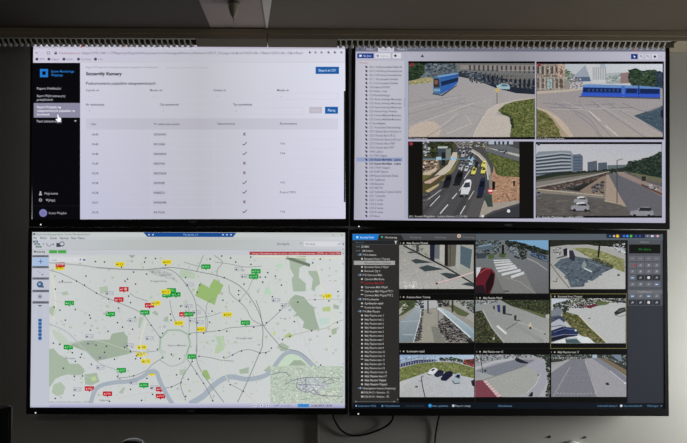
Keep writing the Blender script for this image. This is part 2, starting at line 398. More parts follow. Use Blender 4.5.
rows = [(134.5, '10:45', 'KR7AW812', 0, ''), (144.3, '10:43', 'KR12458', 1, 'TAK'), (154, '10:40', 'KRA94324', 1, 'TAK'), (163.7, '10:39', 'KR2T441', 0, ''), (173.4, '10:39', 'KBC55528', 0, ''),
        (183.1, '10:38', 'KR9320E', 1, 'TAK'), (192.8, '10:38', 'KR8E521', 1, 'Pojazd MPK'), (202.6, '10:37', 'KWA52098', 0, ''), (212.3, '10:32', 'KR1FL36', 1, 'TAK')]
for y, a, b, ok, e in rows:
    L.rect(86, y + 4.75, 338, y + 5.0, (200, 200, 213)); L.mtext(a, 92.2, y, 2, (92, 92, 106), 98.4, .018); L.mtext(b, 154, y, 2.1, (78, 78, 94), 154 + len(b) * 1.55, .018)
    yy = y - 0.3 - 0.006 * (y - 134)
    if ok: L.line([(242.6, yy), (243.9, yy + 1.3), (246.8, yy - 1.7)], 0.75, (70, 74, 80))
    else: L.line([(243.2, yy - 1.4), (245.6, yy + 1.4)], 0.7, (112, 70, 84)); L.line([(245.6, yy - 1.4), (243.2, yy + 1.4)], 0.7, (112, 70, 84))
    if e: L.mtext(e, 280, y - 0.6, 2, (82, 82, 96), 285.5 if len(e) < 4 else 296)
for x in (151, 213.8, 277): L.rect(x, 129.6, x + 0.25, 217, (205, 205, 217))
L = TLm.layer('scroll_bar', base=0.0011, label='dark scroll bar'); L.rect(343.9, 91, 345.4, 202, (34, 32, 40))

# ================= TOP RIGHT: camera viewer
TRm = Monitor('upper right monitor showing a camera list and four large traffic views',
              [(356, 46), (666.5, 46), (664.2, 221.8), (353.7, 221)], [(351.5, 42), (671, 42), (668, 228), (350.2, 227.6)],
              (358.9, 226.5), (508.5, 225), (178, 176, 196))
L = TRm.layer('tool_bar', label='tab row and buttons of the viewer')
L.bands([353.6, 400, 460, 510, 580, 666], 51.4, 61, [(182, 180, 198), (178, 177, 192), (160, 160, 170), (147, 147, 157), (168, 167, 180), (190, 188, 204)], [(182, 180, 198), (178, 177, 192), (160, 160, 170), (147, 147, 157), (168, 167, 180), (190, 188, 204)]); L.rect(355.3, 46, 666.3, 51.6, (106, 108, 124)); L.mtext('Widok 1', 366, 49.4, 2, (190, 190, 204), 375); L.rect(378, 47, 394, 52, (196, 194, 208)); L.mtext('Widok 2', 381, 49.4, 2, GREY, 389); L.mtext('×', 391.2, 49.4, 1.6, GREY, 392.6)
L.mtext('Widok 3', 397.6, 49.4, 2, (190, 190, 204), 407); L.disc(360, 49.3, 1.2, (84, 88, 110))
L.rect(357.2, 53.4, 373.6, 58.2, (26, 58, 134)); L.mtext('Na żywo', 363.4, 55.8, 2.1, (200, 215, 240), 371.2); L.rect(359.2, 54.8, 361.8, 56.8, (215, 225, 245))
L.rect(375, 53.3, 390.4, 58.3, (214, 213, 222)); L.mtext('Nagrania', 380.4, 55.8, 1.9, (150, 150, 164), 388.6); L.disc(377.7, 55.8, 1.3, (140, 140, 155))
L.rect(392.5, 53.3, 401, 58.3, (212, 211, 221)); L.disc(395.4, 55.7, 1.4, (50, 50, 64), 6); L.mtext('v', 398.2, 56, 1.2, GREY, 399.2)
for x in (405.5, 413.6): L.frame(x - 1.5, 54.4, x + 1.5, 57.2, 0.4, (168, 166, 182))
L.poly([(420.6, 57.2), (422.3, 54.2), (424, 57.2)], (60, 60, 74)); L.rect(402.4, 53.3, 402.8, 58.3, (176, 175, 190))
L.rect(631, 54, 637.6, 59, (28, 52, 122)); L.poly([(633.3, 55.4), (635.6, 56.6), (634.2, 57.8)], WH)
for x in (641, 647.5): L.rect(x - 2, 54, x + 2.4, 59, (206, 205, 216)); L.disc(x, 56, 1.2, (120, 120, 136), 10); L.disc(x, 56, 0.7, (206, 205, 216), 10); L.line([(x + .8, 56.8), (x + 1.8, 58)], 0.5, (120, 120, 136))
L.rect(651.8, 54, 657.6, 59, (206, 205, 216)); L.disc(654.8, 56.6, 1.3, (46, 46, 60), 6); L.disc(661.3, 56.6, 1.2, (178, 176, 192), 8)
L.disc(635.2, 50.2, 1.1, (190, 70, 60), 6)
L = TRm.layer('camera_list', label='pale list of camera names')
L.bands([354.4, 358, 368, 404.4], 60.6, 218, [(182, 180, 198), (190, 189, 200), (192, 191, 202), (188, 188, 200)], [(172, 170, 192), (174, 174, 186), (182, 180, 198), (180, 179, 194)]); L.mtext('Wyszukaj', 359, 62.7, 1.8, (170, 120, 130), 368)
ends = [402, 402, 401.5, 398, 398, 390, 387, 390, 401.5, 401.5, 401.5, 397, 401, 401, 385.5, 401, 401, 396, 401, 395, 394, 383, 387, 401, 401, 390, 388, 398, 385, 384, 383, 401, 385.5, 383, 383, 383, 383, 379.5]
names = ['C01.1 Al.Grunwaldzki-Fieldorfa', 'C01.2 Al.Pokoju-Powstańców', 'C01.3 Al.Pokoju-Powstańców', 'C11.1 Al.Listopada-Opolska', 'C11.2 Al.Listopada-Opolska', 'C20 Kotlarska RONDO', 'C24 Wielicka - Dolna', 'C24 Kamieńskiego', 'C25.1 Rondo Antoniego Matecznego', 'C25.2 Rondo Antoniego Matecznego',
         'C25.3 Rondo Antoniego Matecznego', 'C25.4 Rondo Polsad Wielicka', 'C27.1 Rondo Młyńskie Meissnera', 'C27.2 Rondo Młyńskie Meissnera', 'C27 Rondo Mogilskie', 'C37.1 Rondo Barei Stella-Sawickiego', 'C37.2 Rondo Barei Andersa w', 'C37.3 Rondo Barei 29 Lis.', 'C37.4 Rondo Barei al.29 List', 'C37.5 Rondo Barei PKP', 'C37.6 Rondo Barei PKP', 'C40 Lubicz', 'C41 STARY Kleparz',
         'C41 Rondo Mogilskie - Lubicz', 'C41 Rondo Mogilskie - Lubicz', 'C42 STARY Kleparz', 'C43 STARY Biprost', 'C44 Rynek Kazimierz Dietla', 'C45 Czyżówek', 'C46 Bonarka', 'C47 AKF PK', 'C50 Wadowicka-Tischnera Zawiła', 'C51 Tyniecka', 'C53.1 Lema', 'C53.2 Lema', 'C53.3 Lema', 'C53.4 Lema', 'C54 Nowa']
for k, (t, e) in enumerate(zip(names, ends)):
    y = 67 + 4.027 * k; hl = k in (23, 24)
    if k == 23: L.rect(356.4, y - 2.1, 402.5, y + 2, (146, 158, 194))
    L.poly([(365.2, y - 1.2), (367, y - 0.9), (367.6, y + 0.9), (366.3, y + 1.2), (365.5, y + 0.2)], (56, 56, 72)); L.mtext(t, 369.3, y, 2.1, (44, 44, 66) if hl else (92, 90, 112), e, 0.03 if hl else 0.012)
L.rect(404.4, 60.6, 408, 218.4, (168, 172, 190)); L.rect(403.9, 98, 405.4, 107, (160, 162, 178))

# ---- tram at a junction
V = TRm.layer('camera_view', clip=(408.3, 61.2, 535, 139.4), label='view of a short blue tram on a wide road')
V.rect(408, 61, 535.2, 139.6, (8, 8, 10)); V.clip = (408.5, 63.4, 534.8, 137)
V.rect(408, 63, 535, 138, [(158, 154, 158), (166, 160, 160), (172, 166, 160), (164, 158, 156)])
V.zoom(340, 0, 3.41)
V.poly([(233, 213), (420, 213), (420, 262), (380, 256), (320, 268), (233, 285)], (98, 112, 122))
V.speckle([(285, 214), (420, 214), (415, 258), (300, 264)], 150, 9, [(70, 86, 100), (100, 112, 120), (118, 126, 132), (52, 66, 84), (48, 66, 58)], 3)
V.poly([(233, 213), (288, 213), (285, 250), (270, 268), (233, 278)], (36, 54, 36)); V.speckle([(233, 214), (292, 214), (285, 255), (233, 275)], 160, 7, [(28, 46, 28), (48, 70, 42), (64, 86, 58), (20, 34, 24)], 5)
V.poly([(233, 277), (300, 262), (322, 268), (318, 280), (280, 284), (233, 291)], (160, 150, 100)); V.speckle([(233, 281), (318, 270), (316, 279), (233, 290)], 50, 6, [(150, 146, 84), (176, 164, 120), (130, 130, 74)], 6)
V.poly([(395, 213), (665, 213), (665, 322), (600, 318), (530, 300), (455, 270), (400, 260)], (112, 112, 112))
V.poly([(410, 222), (665, 222), (665, 240), (500, 238), (410, 236)], (142, 132, 128))
V.poly([(405, 244), (480, 252), (560, 270), (665, 274), (665, 321), (600, 317), (530, 299), (455, 271), (402, 261)], (48, 54, 66))
for k in range(15):
    x = 440 + k * 15.5; V.rect(x, 222 + k * .3, x + 6, 240 + k * .7, (64, 66, 70)); V.rect(x + 7.5, 244 + k * 1.2, x + 13.5, 282 + k * 1.6, (98, 100, 98) if k > 5 else (70, 76, 84)); V.rect(x + 1, 250 + k, x + 6, 276 + k * 2, (26, 32, 42))
V.speckle([(405, 240), (480, 250), (520, 290), (450, 268)], 90, 6, [(36, 44, 60), (76, 88, 104), (110, 118, 126), (60, 74, 88)], 8)
V.speckle([(405, 240), (480, 250), (665, 290), (665, 315), (520, 292)], 60, 7, [(28, 34, 48), (70, 78, 92), (110, 114, 118), (44, 52, 66)], 88); V.rect(560, 262, 664, 268, (112, 108, 102)); V.rect(540, 240, 664, 243, (150, 144, 136))
V.poly([(500, 286), (665, 306), (665, 322), (600, 318), (530, 300)], (34, 42, 58))
V.poly([(322, 262), (342, 264), (404, 252), (398, 248), (345, 256)], (104, 156, 204)); V.poly([(340, 264), (404, 253), (404, 270), (400, 284), (378, 303), (343, 322)], [(24, 96, 176), (30, 90, 160), (24, 84, 160), (20, 96, 186), (24, 106, 200), (24, 100, 190)])
V.poly([(343, 276), (404, 262), (402, 277), (346, 294)], (18, 44, 84)); V.poly([(343, 276), (403, 261), (403, 264), (343, 279)], (40, 104, 176))
V.poly([(318, 266), (324, 262), (340, 264), (344, 322), (330, 324), (318, 318)], (56, 112, 156)); V.poly([(319, 268), (338, 268), (340, 298), (319, 299)], (58, 50, 56)); V.poly([(322, 274), (334, 274), (333, 287), (323, 287)], (136, 92, 66)); V.rect(320, 303, 341, 312, (110, 160, 196))
V.poly([(316, 318), (345, 324), (398, 289), (398, 293), (350, 328), (314, 322)], (70, 76, 92))
V.poly([(532, 293), (545, 288), (552, 285), (570, 286), (580, 296), (578, 305), (540, 303)], (150, 186, 198)); V.poly([(552, 288), (568, 288), (572, 295), (548, 295)], (70, 110, 130))
V.zoom(400, 95, 4.907)
V.poly([(38, 175), (60, 150), (110, 130), (165, 130), (205, 160), (190, 206), (38, 206)], (192, 174, 156))
V.poly([(360, 206), (380, 160), (400, 120), (430, 75), (480, 45), (560, 25), (665, 12), (665, 26), (560, 42), (515, 52), (482, 78), (470, 96), (530, 108), (545, 150), (538, 206)], (190, 178, 168))
V.poly([(540, 206), (547, 150), (537, 108), (500, 96), (480, 76), (515, 46), (560, 32), (665, 16), (665, 206)], (92, 102, 40)); V.speckle([(540, 206), (547, 150), (537, 108), (490, 88), (515, 50), (560, 34), (662, 18), (662, 206)], 420, 8, [(72, 84, 28), (112, 118, 52), (92, 104, 36), (56, 68, 24), (128, 126, 66)], 9)
V.speckle([(484, 82), (540, 108), (548, 160), (560, 160), (548, 106), (500, 86)], 50, 8, [(50, 60, 34), (40, 50, 30)], 10)
WL = (186, 180, 178)
for a, b, c, cc in (((40, 40), (180, 20), (300, 2), (146, 144, 152)), ((40, 70), (150, 40), (280, 10), (172, 168, 170)), ((40, 95), (170, 60), (320, 18), (144, 142, 150)), ((70, 130), (190, 96), (330, 60), (150, 146, 150)), ((130, 206), (240, 140), (300, 100), (152, 146, 148)), ((300, 206), (360, 160), (400, 110), (156, 150, 150)), ((240, 60), (380, 40), (460, 20), (174, 168, 168)), ((100, 20), (240, 30), (420, 70), (150, 146, 150))): V.line(cr([a, b, c], 5), 4, cc)
V.line([(40, 130), (160, 90), (260, 55), (350, 35)], 3, (150, 146, 150)); V.line([(40, 160), (150, 118), (240, 84), (360, 40)], 4, (186, 178, 170)); V.line([(60, 110), (200, 70), (330, 30)], 2, (144, 140, 148))
V.line([(190, 165), (240, 125), (280, 90)], 4, WL); V.line([(230, 190), (350, 140)], 4, WL); V.line([(320, 95), (350, 140)], 4, WL); V.line([(360, 200), (382, 155), (402, 118), (432, 74), (482, 44)], 3, (204, 196, 188)); V.line([(440, 60), (440, 5)], 2, (180, 174, 176))
V.line([(300, 70), (300, 95), (420, 100)], 2, (150, 146, 150))
V.zoom(340, 0, 3.41); V.line([(535, 312), (535, 354)], 2.4, (70, 72, 76)); V.poly([(527, 307), (536, 297), (546, 307), (536, 318)], (198, 172, 96))
V.clip = (408.3, 61.2, 535, 139.4); V.zoom(0, 0, 1); V.disc(412, 64.8, 1.8, (150, 24, 44)); V.mtext('(37) 1 Basztowa Kamera', 409, 138.4, 1.7, (190, 190, 190), 427.5)

# ---- long blue tram
V = TRm.layer('camera_view', clip=(536.2, 61.4, 663.8, 139.6), label='view of a long blue tram crossing a square')
V.rect(536, 61, 664, 139.8, (8, 8, 10)); V.clip = (536.6, 64, 662.6, 137)
V.rect(536, 63, 663, 138, [(150, 144, 148), (146, 144, 156), (170, 160, 152), (164, 152, 144)])
V.zoom(500, 0, 3.406)
V.poly([(122, 215), (560, 215), (560, 300), (122, 306)], [(170, 182, 190), (206, 214, 222), (200, 206, 214), (176, 172, 168)])
V.poly([(122, 212), (222, 212), (222, 268), (240, 284), (238, 304), (122, 314)], (146, 136, 128))
for k in range(6):
    x = 126 + k * 16; V.rect(x, 226, x + 7, 252, (74, 66, 64)); V.rect(x, 268, x + 8, 300, (92, 82, 76)); V.rect(x + 9, 222, x + 12, 306, (186, 168, 150))
V.rect(122, 256, 224, 262, (120, 104, 92)); V.poly([(196, 213), (222, 213), (222, 262), (196, 262)], (190, 160, 138)); V.rect(204, 238, 214, 254, (110, 80, 66)); V.rect(202, 268, 212, 298, (96, 78, 66)); V.rect(160, 268, 178, 304, (150, 176, 176))
V.speckle([(122, 214), (222, 214), (225, 302), (122, 310)], 110, 4, [(196, 176, 156), (90, 78, 74), (140, 124, 112), (58, 52, 56)], 11)
V.speckle([(222, 236), (240, 246), (262, 262), (258, 282), (224, 276)], 50, 7, [(70, 98, 74), (92, 116, 92), (120, 138, 122)], 12)
V.poly([(248, 262), (290, 222), (330, 218), (330, 276), (250, 280)], (150, 160, 176)); V.poly([(255, 262), (330, 262), (330, 276), (255, 278)], (80, 100, 130))
V.poly([(290, 220), (358, 218), (362, 240), (358, 282), (312, 282)], (196, 198, 200))
for k in range(8): V.rect(316 + k * 6, 228, 318.5 + k * 6, 272, (140, 146, 154))
V.rect(340, 218, 358, 232, (160, 172, 188)); V.poly([(360, 250), (420, 246), (420, 286), (360, 286)], (168, 178, 186)); V.speckle([(360, 262), (412, 254), (412, 284), (362, 284)], 40, 6, [(130, 150, 140), (186, 190, 190), (110, 132, 116)], 13)
V.poly([(410, 250), (450, 244), (450, 284), (410, 284)], (146, 116, 118))
V.poly([(438, 262), (442, 244), (456, 234), (470, 236), (484, 244), (500, 238), (520, 238), (534, 246), (546, 246), (560, 250), (560, 300), (450, 292)], (38, 56, 44)); V.speckle([(440, 240), (460, 234), (490, 244), (520, 238), (545, 246), (560, 250), (560, 300), (450, 292), (436, 270)], 330, 9, [(34, 54, 38), (52, 76, 50), (70, 92, 66), (26, 42, 32), (44, 64, 52)], 14)
V.speckle([(530, 244), (560, 250), (560, 302), (528, 296)], 60, 8, [(50, 68, 92), (40, 58, 74)], 15)
V.speckle([(236, 262), (275, 268), (282, 292), (246, 310)], 60, 5, [(200, 206, 212), (120, 128, 140), (160, 110, 110), (90, 100, 116)], 16)
V.poly([(122, 312), (240, 304), (282, 300), (282, 306), (240, 312), (122, 320)], (186, 172, 154))
V.poly([(282, 292), (545, 298), (545, 334), (276, 329), (280, 316)], (22, 78, 196)); V.poly([(283, 289), (300, 287), (470, 292), (545, 298), (545, 303), (283, 297)], (92, 140, 204)); V.poly([(284, 299), (412, 301), (412, 316), (282, 314)], (16, 40, 92)); V.poly([(430, 301), (466, 302), (466, 318), (428, 317)], (16, 40, 92)); V.poly([(476, 302), (542, 304), (542, 320), (476, 319)], (16, 40, 92))
for k in range(8): V.rect(300 + k * 14, 303, 305 + k * 14, 312, (44, 80, 140))
V.rect(414, 292, 424, 332, (60, 112, 200)); V.rect(470, 293, 474, 334, (18, 38, 90)); V.poly([(276, 318), (545, 324), (545, 330), (276, 326)], (24, 86, 214)); V.poly([(268, 327), (545, 333), (545, 338), (270, 331)], (84, 84, 100))
V.zoom(530, 95, 4.907)
V.poly([(30, 58), (90, 78), (140, 110), (180, 150), (215, 206), (30, 206)], (192, 172, 150)); V.poly([(30, 66), (80, 84), (120, 118), (155, 165), (190, 206), (30, 206)], (170, 150, 120))
V.poly([(30, 66), (75, 88), (110, 120), (135, 160), (150, 206), (30, 206)], (104, 104, 44)); V.speckle([(30, 70), (75, 90), (112, 125), (140, 170), (155, 206), (30, 206)], 170, 8, [(84, 92, 34), (120, 120, 56), (70, 78, 30), (134, 124, 72)], 17)
V.poly([(508, 102), (560, 85), (660, 48), (660, 190)], (62, 84, 100)); V.speckle([(530, 102), (650, 60), (655, 175)], 50, 12, [(54, 74, 90), (76, 96, 110)], 18, 0.3); V.poly([(638, 80), (660, 62), (660, 120), (642, 108)], (30, 40, 70))
for a, b, c in (((240, 30), (300, 100), (400, 206)), ((300, 30), (400, 100), (560, 206)), ((380, 40), (500, 110), (655, 190)), ((120, 40), (280, 110), (350, 206)), ((60, 40), (200, 50), (420, 44)), ((90, 60), (250, 66), (500, 62)), ((220, 90), (300, 150), (340, 206)), ((450, 40), (560, 80), (640, 60))): V.line(cr([a, b, c], 5), 4, (134, 130, 140))
for a, b, c in (((250, 40), (340, 130), (432, 206)), ((200, 60), (400, 70), (520, 80)), ((420, 60), (540, 130), (655, 205)), ((330, 40), (440, 110), (600, 206)), ((110, 70), (260, 72), (390, 60)), ((160, 30), (300, 90), (380, 150))): V.line(cr([a, b, c], 5), 3, (176, 168, 168))
V.line([(290, 80), (345, 128)], 4, (204, 198, 194)); V.line([(370, 150), (430, 200)], 4, (204, 198, 194))
V.clip = (536.2, 61.4, 663.8, 139.6); V.zoom(0, 0, 1); V.disc(538.8, 65, 1.7, (150, 24, 44)); V.mtext('(37) 2 Basztowa Kamera', 537, 138.5, 1.7, (190, 190, 190), 564)

# ---- motorway with traffic
V = TRm.layer('camera_view', clip=(408, 141.4, 533.8, 218.6), label='view of a busy dark road with a no entry sign')
V.rect(407.8, 141, 534, 219, (20, 18, 15)); V.clip = (422.6, 141.4, 519.2, 217.4)
V.rect(422, 141, 520, 218, (74, 74, 78)); V.zoom(405, 135, 9.81)
V.poly([(175, 60), (530, 60), (500, 130), (470, 250), (420, 442), (175, 442)], (70, 70, 52))
V.speckle([(220, 60), (470, 60), (450, 230), (300, 230), (220, 180)], 220, 22, [(30, 36, 20), (52, 60, 30), (70, 78, 42), (40, 44, 34)], 20)
V.speckle([(175, 62), (235, 62), (240, 160), (190, 220)], 34, 18, [(180, 186, 190), (110, 116, 120), (60, 66, 70)], 21)
V.poly([(320, 125), (415, 120), (420, 180), (400, 260), (325, 260)], (62, 74, 84)); V.poly([(320, 112), (420, 112), (415, 130), (325, 132)], (176, 186, 180)); V.poly([(400, 140), (450, 130), (452, 230), (400, 255)], (120, 128, 118)); V.rect(360, 170, 395, 300, (34, 34, 40))
V.poly([(175, 240), (330, 240), (340, 330), (250, 400), (175, 442)], (132, 106, 84)); V.speckle([(180, 250), (310, 250), (310, 350), (180, 400)], 90, 20, [(170, 140, 120), (70, 62, 54), (110, 100, 60), (196, 180, 160), (60, 44, 44)], 22)
V.poly([(470, 170), (512, 170), (510, 240), (440, 350), (300, 450), (240, 450), (340, 350), (420, 290)], (196, 184, 164)); V.poly([(175, 380), (300, 320), (320, 335), (190, 430), (175, 420)], (196, 176, 146))
V.poly([(515, 200), (530, 200), (520, 300), (440, 400), (380, 450), (330, 450), (440, 350), (505, 270)], (120, 116, 54))
V.poly([(500, 60), (688, 60), (688, 120), (560, 130), (510, 120)], (110, 108, 110)); V.speckle([(470, 62), (688, 62), (688, 130), (560, 140)], 80, 14, [(60, 64, 74), (150, 120, 110), (180, 176, 170), (90, 110, 96)], 23)
V.zoom(405, 175, 9.43)
V.poly([(165, 0), (260, 0), (165, 60)], (104, 100, 44)); V.poly([(165, 90), (175, 60), (300, 0), (420, 0), (330, 60), (220, 165), (165, 170)], (84, 76, 40)); V.poly([(180, 65), (330, 0), (350, 0), (240, 80), (190, 80)], (196, 160, 140)); V.poly([(190, 150), (320, 80), (320, 100), (220, 165)], (186, 166, 112))
V.poly([(165, 235), (360, 60), (460, -40), (500, -120), (520, -230), (640, -300), (900, -160), (930, -40), (940, 110), (840, 330), (800, 420), (165, 420)], (76, 75, 78))
V.poly([(165, 175), (230, 165), (240, 190), (165, 240)], (58, 58, 58)); V.rect(165, 180, 215, 192, (90, 90, 90)); V.rect(165, 230, 215, 245, (96, 96, 96)); V.rect(165, 275, 215, 285, (84, 84, 84))
V.poly([(165, 330), (420, 90), (470, 40), (400, 130), (165, 380)], (66, 65, 68)); V.poly([(165, 400), (300, 290), (420, 160), (380, 260), (230, 420), (165, 420)], (84, 82, 84)); V.poly([(420, 420), (560, 190), (620, 120), (560, 300), (480, 420)], (66, 65, 69)); V.poly([(560, 420), (660, 160), (760, 140), (700, 420)], (86, 84, 84))
for a, b, w in (((235, 295), (330, 195), 7), ((215, 232), (340, 140), 5), ((330, 365), (405, 278), 10), ((445, 225), (490, 172), 9), ((520, 370), (568, 290), 9), ((600, 230), (650, 150), 6), ((510, 150), (550, 90), 6)): V.line([a, b], w, (206, 204, 200))
V.zoom(405, 135, 9.81)
for a, b in (((580, 430), (640, 340)), ((540, 380), (565, 310)), ((640, 330), (672, 280)), ((600, 250), (610, 180))): V.line([a, b], 9, (190, 190, 190))
V.speckle([(520, 110), (590, 100), (670, 170), (700, 330), (560, 300)], 90, 18, [(40, 44, 54), (120, 124, 130), (60, 64, 74), (160, 166, 174), (30, 32, 38), (70, 72, 76), (74, 74, 78)], 24)
V.zoom(465, 135, 9.81)
V.speckle([(0, 150), (60, 140), (130, 200), (140, 330), (0, 330)], 70, 16, [(44, 48, 56), (120, 124, 130), (30, 32, 40), (70, 74, 80)], 25)
V.line([(60, 150), (130, 190), (190, 250), (230, 330), (240, 442)], 34, (170, 160, 146)); V.line([(70, 160), (140, 210), (205, 290), (225, 440)], 8, (206, 200, 190))
V.poly([(190, 110), (380, 90), (535, 140), (535, 260), (330, 200), (200, 160)], (100, 104, 106)); V.poly([(200, 120), (535, 190), (535, 215), (330, 160)], (180, 178, 168)); V.poly([(230, 62), (470, 62), (470, 92), (230, 92)], (170, 182, 196))
for x in (285, 325, 365, 410): V.rect(x, 62, x + 20, 94, (40, 52, 70))
V.speckle([(330, 140), (420, 140), (420, 190), (330, 190)], 16, 16, [(40, 46, 60), (90, 96, 110)], 26); V.speckle([(0, 62), (220, 62), (220, 130), (0, 120)], 70, 18, [(66, 70, 76), (150, 120, 100), (180, 178, 176), (60, 80, 50)], 27)
V.poly([(200, 165), (260, 190), (330, 205), (535, 262), (535, 415), (340, 405), (300, 380), (280, 300), (235, 230)], (70, 84, 34)); V.speckle([(210, 172), (330, 208), (532, 265), (532, 410), (340, 400), (285, 300)], 240, 18, [(64, 80, 26), (100, 108, 44), (80, 96, 34), (116, 112, 58)], 28)
V.poly([(280, 300), (300, 380), (340, 405), (535, 415), (535, 460), (270, 460)], (186, 140, 104))
V.zoom(465, 175, 9.43)
V.poly([(250, -30), (300, 5), (520, 35), (520, 250), (300, 330), (240, 300)], (176, 132, 98)); V.speckle([(260, 0), (510, 40), (510, 240), (280, 310)], 120, 20, [(186, 144, 110), (160, 116, 84), (150, 112, 78)], 29)
V.poly([(150, 330), (180, 240), (240, 270), (510, 240), (520, 262), (260, 340), (130, 410)], (160, 150, 138)); V.poly([(180, 400), (300, 350), (520, 280), (520, 420), (170, 420)], (56, 58, 64)); V.disc(410, 340, 16, (220, 220, 220)); V.disc(165, 388, 14, (210, 210, 210))
V.line([(230, 0), (238, 130), (240, 300)], 18, (120, 128, 128)); V.poly([(195, 200), (250, 180), (262, 300), (210, 300)], (56, 74, 66)); V.line([(165, 160), (220, 300)], 12, (60, 62, 66)); V.line([(390, 190), (430, 250)], 10, (120, 90, 70))
V.rect(255, 60, 282, 140, (20, 20, 24)); V.disc(238, 150, 26, (206, 36, 52), 12); V.rect(222, 142, 256, 156, (240, 230, 230)); V.poly([(450, 60), (470, 50), (470, 100), (456, 110)], (40, 34, 40))
V.zoom(405, 135, 9.81); V.rect(175, 232, 690, 244, (96, 132, 150))
for x in (305, 450, 620): V.rect(x, 215, x + 50, 246, (150, 190, 210))
V.zoom(340, 110, 3.41)
def carp(x, y, w, h, c, d=(26, 28, 36), lean=0.3):
    q = lambda pts: [(x + w * (a * .82 - b * lean), y + h * b) for a, b in pts]
    V.poly(q([(-.56, .5), (.3, .46), (.4, .62), (-.5, .66)]), (30, 30, 34)); V.poly(q([(-.44, .5), (-.5, .1), (-.3, -.42), (-.1, -.52), (.28, -.52), (.46, -.34), (.5, .1), (.36, .5), (0, .58)]), c)
    V.poly(q([(-.36, -.02), (-.22, -.3), (.26, -.34), (.4, -.04), (.02, .02)]), d); V.poly(q([(-.2, -.32), (-.08, -.48), (.24, -.48), (.24, -.36)]), tuple(min(255, v * 1.12 + 6) for v in c)); V.poly(q([(-.42, .46), (.34, .46), (.3, .54), (-.36, .56)]), (34, 34, 40))
carp(367, 240, 30, 40, (28, 30, 40), (14, 16, 22)); carp(405, 230, 32, 44, (26, 28, 36), (14, 16, 22)); carp(430, 264, 38, 52, (206, 208, 212), (56, 60, 72)); carp(482, 262, 28, 60, (28, 38, 64), (16, 20, 34))
carp(456, 207, 19, 26, (214, 206, 30), (70, 70, 30)); carp(489, 205, 20, 24, (214, 206, 30), (70, 70, 30)); carp(490, 184, 18, 20, (224, 216, 30), (140, 130, 30)); carp(431, 200, 15, 18, (190, 196, 204)); carp(410, 195, 14, 18, (150, 154, 160)); carp(420, 150, 16, 24, (170, 160, 170)); carp(446, 180, 14, 16, (190, 210, 220)); carp(446, 160, 10, 12, (60, 64, 76)); carp(466, 185, 13, 20, (34, 38, 46))
V.clip = (408, 141.4, 533.8, 218.6); V.zoom(0, 0, 1); V.disc(411, 143.8, 1.9, (160, 26, 44)); V.mtext('(41)', 409, 216.4, 1.9, (200, 200, 200), 413); V.mtext('Rondo Mogilskie - Lubicz Kamera 2 (13-06)', 415, 216.4, 1.9, (200, 200, 200), 467)

# ---- fly-over with trees
V = TRm.layer('camera_view', clip=(535.6, 142, 662, 217.8), label='view of a grey fly-over beside tall offices and trees')
V.rect(535.4, 141.8, 662.2, 218, (8, 8, 10)); V.clip = (536, 144.2, 661.6, 215.8)
V.rect(536, 144, 662, 180, [(186, 188, 196), (176, 180, 192), (196, 190, 190), (200, 194, 192)]); V.zoom(500, 110, 3.406)
V.poly([(118, 238), (560, 200), (560, 365), (118, 365)], (96, 92, 94))
V.poly([(120, 155), (130, 142), (215, 138), (242, 140), (248, 152), (274, 150), (282, 158), (282, 210), (122, 228)], (128, 138, 150))
for k in range(6): V.poly([(122, 160 + k * 11), (210, 149 + k * 12), (242, 152 + k * 11), (242, 157 + k * 11), (210, 155 + k * 12), (122, 166 + k * 11)], (58, 70, 84)); V.poly([(122, 160 + k * 11 - 4), (210, 149 + k * 12 - 4), (242, 152 + k * 11 - 3), (242, 152 + k * 11), (210, 149 + k * 12), (122, 160 + k * 11)], (164, 172, 180))
V.poly([(248, 152), (274, 150), (282, 158), (282, 212), (248, 214)], (92, 106, 126))
for k in range(5): V.rect(250, 160 + k * 10, 280, 163 + k * 10, (66, 80, 98))
V.poly([(298, 178), (330, 172), (332, 215), (298, 215)], (84, 94, 108)); V.poly([(334, 180), (364, 178), (366, 212), (334, 212)], (78, 90, 104)); V.poly([(366, 188), (440, 186), (440, 212), (366, 212)], (92, 106, 112))
V.speckle([(120, 228), (200, 212), (340, 206), (430, 196), (430, 208), (300, 224), (120, 248)], 200, 8, [(34, 44, 36), (50, 58, 46), (26, 34, 30), (64, 70, 58)], 30)
V.poly([(432, 190), (440, 178), (448, 173), (456, 178), (464, 172), (474, 174), (484, 167), (496, 166), (508, 160), (524, 155), (536, 147), (556, 140), (556, 240), (470, 226), (432, 210)], (32, 46, 38)); V.poly([(120, 226), (160, 218), (200, 210), (260, 212), (340, 206), (430, 196), (430, 208), (300, 224), (120, 250)], (40, 50, 42)); V.speckle([(436, 176), (446, 172), (470, 172), (490, 166), (520, 156), (545, 144), (556, 140), (556, 240), (470, 226), (432, 210), (430, 196)], 420, 8, [(28, 42, 34), (42, 60, 46), (22, 34, 30), (58, 76, 58), (34, 50, 42)], 31)
V.poly([(118, 240), (200, 224), (300, 214), (370, 208), (370, 216), (260, 240), (118, 262)], (86, 86, 72)); V.poly([(120, 246), (260, 226), (360, 212), (372, 210), (360, 226), (300, 244), (200, 272), (120, 274)], (128, 122, 116)); V.poly([(130, 268), (300, 232), (364, 216), (358, 226), (330, 244), (270, 262), (200, 274)], (84, 60, 56)); V.poly([(200, 268), (330, 240), (350, 224), (340, 262), (290, 280)], (50, 50, 48))
V.speckle([(140, 264), (330, 226), (360, 214), (340, 240), (210, 274)], 90, 5, [(66, 50, 46), (100, 90, 84), (50, 66, 52), (140, 130, 122)], 32)
